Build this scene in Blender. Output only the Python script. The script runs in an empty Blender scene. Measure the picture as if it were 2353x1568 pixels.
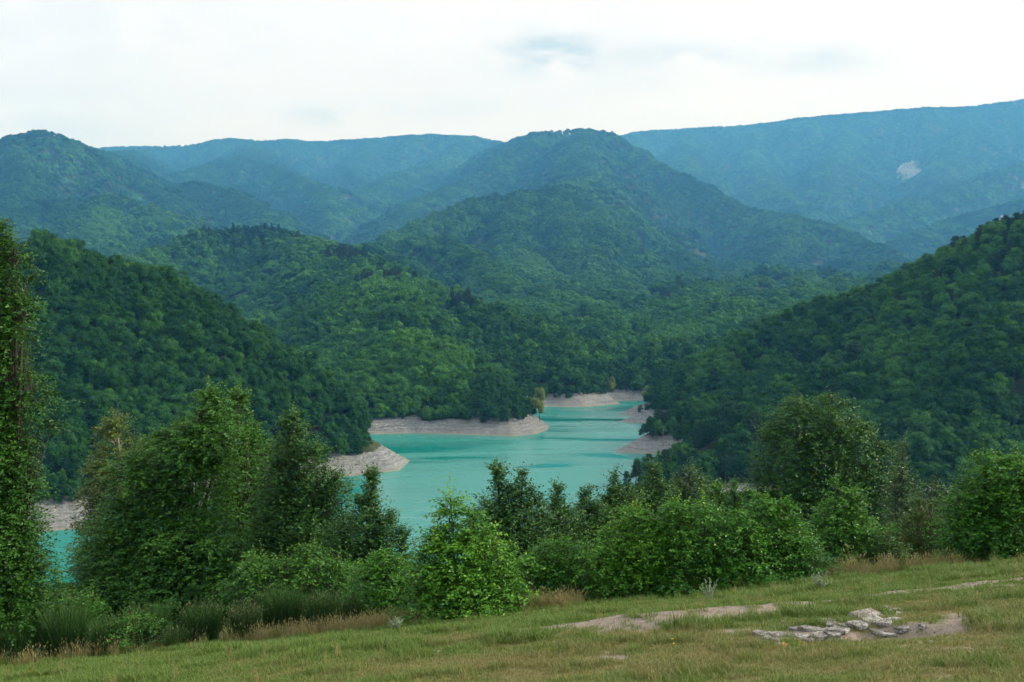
import bpy, math, time
import numpy as np
T0 = time.time()
rng = np.random.default_rng(11)
SC = bpy.context.scene
COL = SC.collection

# ------------------------------------------------------------------ camera
PITCH = math.atan((784 - 689) / 2360.0)          # looking slightly down on the lake
cam_d = bpy.data.cameras.new('camera')
cam_d.sensor_width = 36.0
cam_d.lens = 36.0 * 2360.0 / 2353.0
cam_d.clip_start = 0.1
cam_d.clip_end = 30000
cam = bpy.data.objects.new('camera', cam_d)
COL.objects.link(cam)
cam.location = (0, 0, 0)
cam.rotation_euler = (math.radians(90) - PITCH, 0, 0)
SC.camera = cam

# ------------------------------------------------------------------ sky and sun
SUN_EL, SUN_AZ = 25.0, 88.0                      # azimuth: degrees clockwise from the view direction
wd = bpy.data.worlds.new('World')
SC.world = wd
wd.use_nodes = True
nt = wd.node_tree
nt.nodes.clear()
def N(nt, t, **kw):
    n = nt.nodes.new(t)
    for k, v in kw.items():
        setattr(n, k, v)
    return n
def math_node(nt, op, a, b=None, c=None, clamp=False):
    n = nt.nodes.new('ShaderNodeMath'); n.operation = op; n.use_clamp = clamp
    for i, s in enumerate((a, b, c)):
        if s is None: continue
        if isinstance(s, (int, float)): n.inputs[i].default_value = s
        else: nt.links.new(s, n.inputs[i])
    return n.outputs[0]
def mix_rgb(nt, fac, a, b, blend='MIX'):
    n = nt.nodes.new('ShaderNodeMix'); n.data_type = 'RGBA'; n.blend_type = blend
    for s, v in ((n.inputs[0], fac), (n.inputs[6], a), (n.inputs[7], b)):
        if isinstance(v, (int, float)): s.default_value = v
        elif isinstance(v, tuple): s.default_value = (*v, 1) if len(v) == 3 else v
        else: nt.links.new(v, s)
    return n.outputs[2]
def ramp(nt, fac, stops):
    n = nt.nodes.new('ShaderNodeValToRGB')
    els = n.color_ramp.elements
    while len(els) < len(stops): els.new(0.5)
    for e, (p, c) in zip(els, stops):
        e.position = p; e.color = (*c, 1) if len(c) == 3 else c
    nt.links.new(fac, n.inputs[0])
    return n.outputs[0]
sky = N(nt, 'ShaderNodeTexSky')
sky.sky_type = 'NISHITA'; sky.sun_disc = False
sky.sun_elevation = math.radians(SUN_EL)
sky.sun_rotation = math.radians(SUN_AZ)
bg_sky = N(nt, 'ShaderNodeBackground'); bg_sky.inputs[1].default_value = 0.05
nt.links.new(sky.outputs[0], bg_sky.inputs[0])
tc = N(nt, 'ShaderNodeTexCoord')
sep = N(nt, 'ShaderNodeSeparateXYZ'); nt.links.new(tc.outputs['Generated'], sep.inputs[0])
# a thin, even cloud sheet with a few grey-blue wisps; clouds are laid on a plane overhead (direction / height)
zz = math_node(nt, 'ADD', math_node(nt, 'MAXIMUM', sep.outputs[2], 0.0), 0.09)
px = math_node(nt, 'DIVIDE', sep.outputs[0], zz)
py = math_node(nt, 'DIVIDE', sep.outputs[1], zz)
cmb = N(nt, 'ShaderNodeCombineXYZ'); nt.links.new(px, cmb.inputs[0]); nt.links.new(py, cmb.inputs[1])
n1 = N(nt, 'ShaderNodeTexNoise'); n1.inputs['Scale'].default_value = 0.55; n1.inputs['Detail'].default_value = 7
n1.inputs['Roughness'].default_value = 0.55
nt.links.new(cmb.outputs[0], n1.inputs['Vector'])
n2 = N(nt, 'ShaderNodeTexNoise'); n2.inputs['Scale'].default_value = 1.9; n2.inputs['Detail'].default_value = 8
n2.inputs['Roughness'].default_value = 0.6
nt.links.new(cmb.outputs[0], n2.inputs['Vector'])
# individual small clouds, given by their direction (azimuth tangent, elevation tangent, half sizes, depth)
az = math_node(nt, 'DIVIDE', sep.outputs[0], math_node(nt, 'MAXIMUM', sep.outputs[1], 0.05))
el = math_node(nt, 'DIVIDE', sep.outputs[2], math_node(nt, 'MAXIMUM', sep.outputs[1], 0.05))
tot = None
front = math_node(nt, 'GREATER_THAN', sep.outputs[1], 0.1)
for (a0, e0, sa, se, dep) in ((0.045, 0.237, 0.050, 0.016, 1.0), (0.030, 0.243, 0.03, 0.012, .5), (0.165, 0.235, 0.045, 0.010, .62), (0.285, 0.232, 0.060, 0.014, .62),
                              (0.115, 0.212, 0.075, 0.012, .26), (-0.195, 0.178, 0.026, 0.010, .34), (-0.06, 0.185, 0.09, 0.010, .20), (-.165,.176,.018,.008,.22),
                              (-0.46, 0.16, 0.12, 0.035, .30), (-0.42, 0.27, 0.20, 0.05, .20)):
    dx = math_node(nt, 'DIVIDE', math_node(nt, 'SUBTRACT', az, a0), sa)
    dy = math_node(nt, 'DIVIDE', math_node(nt, 'SUBTRACT', el, e0), se)
    r2 = math_node(nt, 'ADD', math_node(nt, 'MULTIPLY', dx, dx), math_node(nt, 'MULTIPLY', dy, dy))
    g = math_node(nt, 'POWER', 2.718, math_node(nt, 'MULTIPLY', r2, -0.8))
    g = math_node(nt, 'MULTIPLY', g, dep)
    tot = g if tot is None else math_node(nt, 'ADD', tot, g)
n3 = N(nt, 'ShaderNodeTexNoise'); n3.inputs['Scale'].default_value = 16; n3.inputs['Detail'].default_value = 7
n3.inputs['Roughness'].default_value = 0.62
mp3 = N(nt, 'ShaderNodeMapping'); mp3.inputs['Scale'].default_value = (1, 1, 2.6)
nt.links.new(tc.outputs['Generated'], mp3.inputs[0]); nt.links.new(mp3.outputs[0], n3.inputs['Vector'])
rag = math_node(nt, 'MULTIPLY_ADD', n3.outputs[0], 5.5, -2.1, clamp=True)
wisps = math_node(nt, 'MULTIPLY', math_node(nt, 'MULTIPLY', tot, rag), front, clamp=True)
soft = math_node(nt, 'MULTIPLY_ADD', n1.outputs[0], 1.6, -0.62, clamp=True)
veil = math_node(nt, 'MULTIPLY_ADD', n2.outputs[0], 1.5, -0.62, clamp=True)
thin = math_node(nt, 'ADD', math_node(nt, 'MULTIPLY', soft, 0.55), math_node(nt, 'MULTIPLY', veil, 0.25), clamp=True)
cloud_col = mix_rgb(nt, thin, (1.0, 1.0, 1.06), (0.70, 0.77, 0.89))
cloud_col = mix_rgb(nt, wisps, cloud_col, (0.58, 0.67, 0.77))
bg_cloud = N(nt, 'ShaderNodeBackground'); nt.links.new(math_node(nt, 'MULTIPLY', math_node(nt, 'MULTIPLY_ADD', math_node(nt, 'MAXIMUM', sep.outputs[2], 0.0), 0.31, 0.190), math_node(nt, 'MULTIPLY_ADD', sep.outputs[0], 0.14, 1.0)), bg_cloud.inputs[1])
nt.links.new(cloud_col, bg_cloud.inputs[0])
mixs = N(nt, 'ShaderNodeMixShader'); mixs.inputs[0].default_value = 0.94
nt.links.new(bg_sky.outputs[0], mixs.inputs[1]); nt.links.new(bg_cloud.outputs[0], mixs.inputs[2])
wd.cycles.sampling_method = 'MANUAL'; wd.cycles.sample_map_resolution = 256
wout = N(nt, 'ShaderNodeOutputWorld'); nt.links.new(mixs.outputs[0], wout.inputs[0])

sun_d = bpy.data.lights.new('sun', 'SUN'); sun_d.energy = 1.5; sun_d.angle = math.radians(16); sun_d.color = (1, .98, .93)
sun = bpy.data.objects.new('sun', sun_d); COL.objects.link(sun)
sun.rotation_euler = (math.radians(90 - SUN_EL), 0, math.radians(180 - SUN_AZ))

SC.view_settings.view_transform = 'Standard'
SC.view_settings.look = 'None'
SC.view_settings.exposure = 1.98
SC.view_settings.gamma = 1.0
SC.view_settings.use_curve_mapping = False
SC.render.engine = 'CYCLES'
cy = SC.cycles
cy.max_bounces = 4; cy.diffuse_bounces = 2; cy.glossy_bounces = 2; cy.transmission_bounces = 2
cy.transparent_max_bounces = 8; cy.volume_bounces = 0
cy.use_denoising = True; cy.use_light_tree = False; cy.use_adaptive_sampling = True; cy.adaptive_threshold = .02
cy.caustics_reflective = False; cy.caustics_refractive = False

# ------------------------------------------------------------------ small helpers
F2, UC, VC = 2360.0, 1176.5, 784.0
CP, SP = math.cos(PITCH), math.sin(PITCH)
def ray(u, v):
    u = np.asarray(u, float); v = np.asarray(v, float)
    return np.stack([(u - UC), F2 * CP + (VC - v) * SP, -F2 * SP + (VC - v) * CP], -1)
def at(u, v, Y):                                   # point at forward distance Y
    d = ray(u, v)
    return d * (np.asarray(Y, float) / d[..., 1])[..., None]
WATER = -52.0
def onwater(u, v):
    d = ray(u, v); p = d * (WATER / d[..., 2])[..., None]
    return float(p[0]), float(p[1])
def proj(x, y, z):
    f = y * CP - z * SP; w = y * SP + z * CP
    return UC + F2 * x / f, VC - F2 * w / f

def hash2(ix, iy, seed):
    h = (ix.astype(np.int64) * 374761393 + iy.astype(np.int64) * 668265263 + seed * 1442695041) & 0x7fffffff
    h = (h ^ (h >> 13)) * 1274126177 & 0x7fffffff
    return ((h ^ (h >> 16)) & 0xffff) / 65535.0
def vnoise(x, y, seed=0):
    x0 = np.floor(x); y0 = np.floor(y)
    fx = x - x0; fy = y - y0
    fx = fx * fx * fx * (fx * (fx * 6 - 15) + 10); fy = fy * fy * fy * (fy * (fy * 6 - 15) + 10)
    a = hash2(x0, y0, seed); b = hash2(x0 + 1, y0, seed); c = hash2(x0, y0 + 1, seed); d = hash2(x0 + 1, y0 + 1, seed)
    return (a * (1 - fx) + b * fx) * (1 - fy) + (c * (1 - fx) + d * fx) * fy
def fbm(x, y, seed=0, octv=4, gain=.5):
    s = 0; a = 1; t = 0
    for i in range(octv):
        s = s + a * vnoise(x, y, seed + i * 17); t += a; a *= gain
        x, y = x * 1.97 + y * .31 + 3.1, y * 1.97 - x * .31 + 7.7
    return s / t
def sstep(a, b, x):
    t = np.clip((x - a) / (b - a), 0, 1); return t * t * (3 - 2 * t)

def make_mesh(name, V, F, attrs=None, smooth=False, mat_idx=None):
    """V (n,3); F (m,k) all the same k, or a list of such arrays."""
    me = bpy.data.meshes.new(name)
    Fs = F if isinstance(F, list) else [F]
    Fs = [f for f in Fs if len(f)]
    V = np.ascontiguousarray(V, np.float32)
    me.vertices.add(len(V)); me.vertices.foreach_set('co', V.ravel())
    nl = sum(f.size for f in Fs); npoly = sum(len(f) for f in Fs)
    me.loops.add(nl); me.polygons.add(npoly)
    me.loops.foreach_set('vertex_index', np.concatenate([f.ravel() for f in Fs]).astype(np.int32))
    ls = []; o = 0
    for f in Fs:
        ls.append(o + np.arange(len(f)) * f.shape[1]); o += f.size
    me.polygons.foreach_set('loop_start', np.concatenate(ls).astype(np.int32))
    me.polygons.foreach_set('use_smooth', np.full(npoly, smooth, bool))
    for k, a in (attrs or {}).items():
        a = np.asarray(a, np.float32)
        dom = 'POINT' if len(a) == len(V) else 'FACE'
        at_ = me.attributes.new(k, 'FLOAT', dom); at_.data.foreach_set('value', a)
    me.update(calc_edges=True)
    return me
def new_obj(name, me, mat=None, parent=None, loc=None):
    o = bpy.data.objects.new(name, me)
    if mat is not None and me is not None and len(me.materials) == 0: me.materials.append(mat)
    COL.objects.link(o)
    if parent is not None: o.parent = parent
    if loc is not None: o.location = loc
    return o
def tag(o, label, cat, group=None, kind=None):
    o['label'] = label; o['category'] = cat
    if group: o['group'] = group
    if kind: o['kind'] = kind
    return o
def empty(name, loc, label, cat, group=None):
    o = bpy.data.objects.new(name, None); COL.objects.link(o); o.location = loc
    o.empty_display_size = .3
    return tag(o, label, cat, group)

# ------------------------------------------------------------------ materials
def new_mat(name):
    m = bpy.data.materials.new(name); m.use_nodes = True
    n = m.node_tree; n.nodes.clear()
    return m, n
def attr(nt, name, kind='GEOMETRY'):
    n = N(nt, 'ShaderNodeAttribute'); n.attribute_type = kind; n.attribute_name = name
    return n.outputs['Fac']
def finish(nt, shader, disp=None):
    o = N(nt, 'ShaderNodeOutputMaterial'); nt.links.new(shader, o.inputs[0])
def noise_tex(nt, scale, detail=4, rough=.55, vec=None, dist=0):
    n = N(nt, 'ShaderNodeTexNoise'); n.inputs['Scale'].default_value = scale; n.inputs['Detail'].default_value = detail
    n.inputs['Roughness'].default_value = rough; n.inputs['Distortion'].default_value = dist
    if vec is not None: nt.links.new(vec, n.inputs['Vector'])
    return n.outputs[0]
ALB = .85
def leaf_mat(name, dark, mid, light, rough=.5, trans=.25, spec=.35, inst=None):
    """inst: second palette, mixed by the per-tree value 'tint' (stored on the tree)."""
    m, n = new_mat(name)
    sc = lambda q: tuple(x * ALB for x in q)
    dark, mid, light = sc(dark), sc(mid), sc(light)
    if inst: inst = tuple(sc(q) for q in inst)
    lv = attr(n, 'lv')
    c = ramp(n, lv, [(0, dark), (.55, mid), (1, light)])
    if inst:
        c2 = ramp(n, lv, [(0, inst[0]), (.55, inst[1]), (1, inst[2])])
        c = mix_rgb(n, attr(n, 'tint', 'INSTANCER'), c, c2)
    p = N(n, 'ShaderNodeBsdfPrincipled')
    n.links.new(c, p.inputs['Base Color'])
    p.inputs['Roughness'].default_value = rough
    p.inputs['Specular IOR Level'].default_value = spec
    if trans > 0:
        t = N(n, 'ShaderNodeBsdfTranslucent')
        hs = N(n, 'ShaderNodeHueSaturation'); hs.inputs['Hue'].default_value = .485; hs.inputs['Value'].default_value = 1.35
        n.links.new(c, hs.inputs['Color']); n.links.new(hs.outputs[0], t.inputs[0])
        mx = N(n, 'ShaderNodeMixShader'); mx.inputs[0].default_value = trans
        n.links.new(p.outputs[0], mx.inputs[1]); n.links.new(t.outputs[0], mx.inputs[2])
        finish(n, mx.outputs[0])
    else:
        finish(n, p.outputs[0])
    return m
def bark_mat(name, a, b, scale=14):
    m, n = new_mat(name)
    g = N(n, 'ShaderNodeTexCoord')
    mp = N(n, 'ShaderNodeMapping'); mp.inputs['Scale'].default_value = (scale, scale, scale * .25)
    n.links.new(g.outputs['Object'], mp.inputs[0])
    c = ramp(n, noise_tex(n, 1.0, 5, .6, mp.outputs[0]), [(.3, a), (.7, b)])
    p = N(n, 'ShaderNodeBsdfPrincipled'); n.links.new(c, p.inputs['Base Color']); p.inputs['Roughness'].default_value = .9
    p.inputs['Specular IOR Level'].default_value = .2
    finish(n, p.outputs[0]); return m
M = {}
M['bark'] = bark_mat('bark', (.030, .026, .020), (.095, .085, .066))
M['pale_bark'] = bark_mat('pale_bark', (.12, .105, .085), (.30, .28, .24))
# forest foliage: oak / hornbeam woods, palette 1 dull dark green, palette 2 lighter yellow green
M['forest_leaf'] = leaf_mat('forest_leaf', (.007, .044, .008), (.017, .080, .012), (.036, .125, .018), .7, .05, .08,
                            inst=((.028, .115, .014), (.070, .215, .024), (.135, .310, .036)))
M['conifer_leaf'] = leaf_mat('conifer_leaf', (.010, .040, .012), (.018, .066, .019), (.032, .092, .026), .7, 0, .08,
                             inst=((.030, .050, .018), (.046, .072, .024), (.065, .090, .030)))
M['hornbeam'] = leaf_mat('hornbeam', (.016, .090, .005), (.046, .185, .007), (.115, .310, .010), .42, .18, .26)
M['bright'] = leaf_mat('bright', (.022, .110, .006), (.070, .230, .008), (.190, .390, .012), .42, .18, .26)
M['poplar'] = leaf_mat('poplar', (.014, .064, .009), (.036, .122, .016), (.085, .200, .026), .42, .18, .26)
M['aspen'] = leaf_mat('aspen', (.018, .090, .006), (.046, .160, .009), (.110, .260, .013), .42, .18, .26)
M['yellowing'] = leaf_mat('yellowing', (.040, .085, .010), (.085, .145, .016), (.160, .205, .028), .42, .18, .26)
M['olive'] = leaf_mat('olive', (.016, .062, .006), (.040, .118, .009), (.095, .185, .014), .42, .18, .26)
M['oak'] = leaf_mat('oak', (.013, .064, .006), (.034, .125, .009), (.075, .195, .013), .42, .18, .26)
M['greygreen'] = leaf_mat('greygreen', (.032, .080, .022), (.062, .135, .036), (.11, .20, .058), .42, .18, .26)
M['juniper'] = leaf_mat('juniper', (.022, .050, .008), (.050, .094, .014), (.095, .145, .020), .55, .1, .3)
M['broom'] = leaf_mat('broom', (.016, .058, .010), (.034, .098, .018), (.065, .145, .028), .5, .1, .3)
M['broom_tip'] = leaf_mat('broom_tip', (.10, .12, .05), (.18, .19, .08), (.30, .30, .16), .6, .2, .3)
M['wormwood'] = leaf_mat('wormwood', (.19, .26, .16), (.30, .39, .25), (.44, .53, .37), .7, .1, .2)
M['straw'] = leaf_mat('straw', (.15, .14, .048), (.25, .225, .082), (.40, .36, .15), .6, .25, .3)
M['grass'] = leaf_mat('grass', (.058, .122, .015), (.100, .185, .024), (.17, .255, .038), .5, .25, .35,
                      inst=((.125, .125, .036), (.195, .190, .058), (.31, .29, .11)))
M['flower'] = leaf_mat('flower', (.7, .42, .01), (.8, .5, .02), (.85, .6, .05), .6, .2, .2)

# terrain: forest floor above, bare grey draw-down bank near the water line, bare rock where 'bare' says so
def terrain_mat():
    m, n = new_mat('terrain_ground')
    g = N(n, 'ShaderNodeTexCoord'); s = N(n, 'ShaderNodeSeparateXYZ'); n.links.new(g.outputs['Object'], s.inputs[0])
    bank = attr(n, 'bank')
    nz = noise_tex(n, .12, 6, .6, g.outputs['Object'])
    floor_c = ramp(n, nz, [(.35, (.020, .034, .010)), (.55, (.036, .050, .016)), (.75, (.075, .070, .034))])
    # bank: thin horizontal strata of grey marl with paler scree
    mp = N(n, 'ShaderNodeMapping'); mp.inputs['Scale'].default_value = (.025, .025, 1.0); n.links.new(g.outputs['Object'], mp.inputs[0])
    st = noise_tex(n, 1.0, 6, .65, mp.outputs[0], .15)
    mp2 = N(n, 'ShaderNodeMapping'); mp2.inputs['Scale'].default_value = (.9, .9, 1.4); n.links.new(g.outputs['Object'], mp2.inputs[0])
    peb = noise_tex(n, 1.0, 6, .75, mp2.outputs[0])
    big = noise_tex(n, .035, 4, .5, g.outputs['Object'])
    bc = ramp(n, st, [(.34, (.035, .035, .034)), (.42, (.125, .124, .117)), (.50, (.20, .198, .185)), (.56, (.085, .084, .080)), (.64, (.185, .182, .170))])
    bc = mix_rgb(n, .50, bc, ramp(n, peb, [(.34, (.035, .035, .034)), (.50, (.145, .143, .135)), (.66, (.36, .355, .335))]))
    bc = mix_rgb(n, ramp(n, big, [(.42, (0, 0, 0)), (.62, (.5, .5, .5))]), bc, (.165, .15, .125))
    zl = math_node(n, 'SINE', math_node(n, 'MULTIPLY_ADD', s.outputs[2], 5.2, math_node(n, 'MULTIPLY', nz, 14.0)))
    zm = N(n, 'ShaderNodeMapRange'); zm.inputs[1].default_value = .45; zm.inputs[2].default_value = .95; zm.inputs[4].default_value = .30; n.links.new(zl, zm.inputs[0])
    bc = mix_rgb(n, zm.outputs[0], bc, (.045, .045, .042))
    # damp dark rim right above the water
    wet = N(n, 'ShaderNodeMapRange'); wet.inputs[1].default_value = WATER + .15; wet.inputs[2].default_value = WATER + .7
    n.links.new(s.outputs[2], wet.inputs[0])
    bc = mix_rgb(n, wet.outputs[0], (.17, .16, .12), bc)
    bm = math_node(n, 'ADD', bank, math_node(n, 'MULTIPLY_ADD', peb, .5, -.25))
    bmask = N(n, 'ShaderNodeMapRange'); bmask.inputs[1].default_value = .38; bmask.inputs[2].default_value = .62; n.links.new(bm, bmask.inputs[0])
    bc = mix_rgb(n, 1.0, bc, (1.0, 1.12, 1.20), 'MULTIPLY')
    c = mix_rgb(n, bmask.outputs[0], floor_c, bc)
    sc_ = ramp(n, noise_tex(n, .09, 6, .7, g.outputs['Object']), [(.40, (.035, .06, .03)), (.50, (.17, .175, .16)), (.68, (.32, .32, .30))])
    c = mix_rgb(n, attr(n, 'scar'), c, sc_)
    p = N(n, 'ShaderNodeBsdfPrincipled'); n.links.new(c, p.inputs['Base Color']); p.inputs['Roughness'].default_value = .95
    p.inputs['Specular IOR Level'].default_value = .15
    b = N(n, 'ShaderNodeBump'); b.inputs['Strength'].default_value = .9; b.inputs['Distance'].default_value = .5
    hsum = math_node(n, 'ADD', st, math_node(n, 'MULTIPLY', peb, .8))
    n.links.new(hsum, b.inputs['Height']); n.links.new(b.outputs[0], p.inputs['Normal'])
    finish(n, p.outputs[0]); return m
M['terrain'] = terrain_mat()

def water_mat():
    m, n = new_mat('lake_water')
    g = N(n, 'ShaderNodeTexCoord')
    # gusts: broad patches where ripples roughen the surface
    mp = N(n, 'ShaderNodeMapping'); mp.inputs['Scale'].default_value = (.011, .034, 1); mp.inputs['Rotation'].default_value = (0, 0, math.radians(-7))
    mp.inputs['Location'].default_value = (3.15, 1.3, 0)
    n.links.new(g.outputs['Object'], mp.inputs[0])
    gust = noise_tex(n, 1.0, 5, .55, mp.outputs[0], .5)
    gm = N(n, 'ShaderNodeMapRange'); gm.interpolation_type = 'SMOOTHSTEP'
    gm.inputs[1].default_value = .39; gm.inputs[2].default_value = .56; n.links.new(gust, gm.inputs[0])
    mp2 = N(n, 'ShaderNodeMapping'); mp2.inputs['Scale'].default_value = (.55, 1.1, 1); n.links.new(g.outputs['Object'], mp2.inputs[0])
    rip = noise_tex(n, 1.0, 3, .6, mp2.outputs[0])
    b = N(n, 'ShaderNodeBump'); b.inputs['Distance'].default_value = .30
    n.links.new(math_node(n, 'MULTIPLY_ADD', gm.outputs[0], .65, .03), b.inputs['Strength']); n.links.new(rip, b.inputs['Height'])
    p = N(n, 'ShaderNodeBsdfPrincipled')
    p.inputs['Base Color'].default_value = (.005, .178, .152, 1)
    n.links.new(math_node(n, 'MULTIPLY_ADD', gm.outputs[0], .24, .05), p.inputs['Roughness'])
    p.inputs['IOR'].default_value = 1.33
    n.links.new(b.outputs[0], p.inputs['Normal'])
    finish(n, p.outputs[0]); return m
M['water'] = water_mat()

def rock_mat(name, a, b, c_):
    m, n = new_mat(name)
    g = N(n, 'ShaderNodeTexCoord')
    mp = N(n, 'ShaderNodeMapping'); mp.inputs['Scale'].default_value = (3, 3, 22); n.links.new(g.outputs['Object'], mp.inputs[0])
    st = noise_tex(n, 1, 6, .65, mp.outputs[0], .4)
    pt = noise_tex(n, 7, 7, .7, g.outputs['Object'])
    sp = noise_tex(n, 34, 3, .6, g.outputs['Object'])
    c = ramp(n, pt, [(.32, a), (.5, b), (.68, c_)])
    c = mix_rgb(n, ramp(n, st, [(.40, (.75, .75, .75)), (.50, (0, 0, 0))]), c, (.13, .12, .10))
    c = mix_rgb(n, ramp(n, sp, [(.62, (0, 0, 0)), (.70, (.7, .7, .7))]), c, (.09, .088, .07))
    p = N(n, 'ShaderNodeBsdfPrincipled'); n.links.new(c, p.inputs['Base Color']); p.inputs['Roughness'].default_value = .92
    p.inputs['Specular IOR Level'].default_value = .2
    vo = N(n, 'ShaderNodeTexVoronoi'); vo.feature = 'DISTANCE_TO_EDGE'; vo.inputs['Scale'].default_value = 9; n.links.new(g.outputs['Object'], vo.inputs['Vector'])
    ck = N(n, 'ShaderNodeMapRange'); ck.inputs[1].default_value = .0; ck.inputs[2].default_value = .05; n.links.new(vo.outputs['Distance'], ck.inputs[0])
    c = mix_rgb(n, ck.outputs[0], (.045, .042, .034), c); n.links.new(c, p.inputs['Base Color'])
    bp = N(n, 'ShaderNodeBump'); bp.inputs['Strength'].default_value = .9; bp.inputs['Distance'].default_value = .03
    n.links.new(math_node(n, 'ADD', st, math_node(n, 'ADD', pt, math_node(n, 'MULTIPLY', sp, .4))), bp.inputs['Height']); n.links.new(bp.outputs[0], p.inputs['Normal'])
    finish(n, p.outputs[0]); return m
M['rock'] = rock_mat('rock', (.075, .070, .058), (.19, .18, .155), (.33, .31, .275))
M['pale_rock'] = rock_mat('pale_rock', (.12, .115, .105), (.25, .243, .225), (.40, .39, .36))

def meadow_mat():
    m, n = new_mat('meadow_ground')
    g = N(n, 'ShaderNodeTexCoord')
    bare, dry = attr(n, 'bare'), attr(n, 'dry')
    f1 = noise_tex(n, 9, 8, .75, g.outputs['Object']); f2 = noise_tex(n, 42, 6, .75, g.outputs['Object']); f3 = noise_tex(n, 2.2, 6, .65, g.outputs['Object'])
    fine = math_node(n, 'MULTIPLY_ADD', f2, .6, math_node(n, 'MULTIPLY', f1, .4))
    green = ramp(n, fine, [(.36, (.045, .072, .012)), (.52, (.090, .135, .024)), (.66, (.15, .19, .045))])
    straw = ramp(n, fine, [(.36, (.085, .070, .030)), (.52, (.19, .155, .065)), (.68, (.31, .26, .13))])
    soil = ramp(n, fine, [(.34, (.085, .068, .048)), (.46, (.185, .155, .118)), (.58, (.27, .235, .185)), (.70, (.44, .41, .36))])
    dm = math_node(n, 'MULTIPLY_ADD', math_node(n, 'SUBTRACT', f3, .5), 1.2, dry, clamp=True)
    c = mix_rgb(n, dm, green, straw)
    bm = math_node(n, 'ADD', bare, math_node(n, 'MULTIPLY_ADD', f1, 1.5, -.75))
    bmr = N(n, 'ShaderNodeMapRange'); bmr.inputs[1].default_value = .30; bmr.inputs[2].default_value = .75; n.links.new(bm, bmr.inputs[0])
    c = mix_rgb(n, bmr.outputs[0], c, soil)
    p = N(n, 'ShaderNodeBsdfPrincipled'); n.links.new(c, p.inputs['Base Color']); p.inputs['Roughness'].default_value = .95
    p.inputs['Specular IOR Level'].default_value = .1
    bp = N(n, 'ShaderNodeBump'); bp.inputs['Strength'].default_value = .8; bp.inputs['Distance'].default_value = .03
    n.links.new(fine, bp.inputs['Height']); n.links.new(bp.outputs[0], p.inputs['Normal'])
    finish(n, p.outputs[0]); return m
M['meadow'] = meadow_mat()

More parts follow.
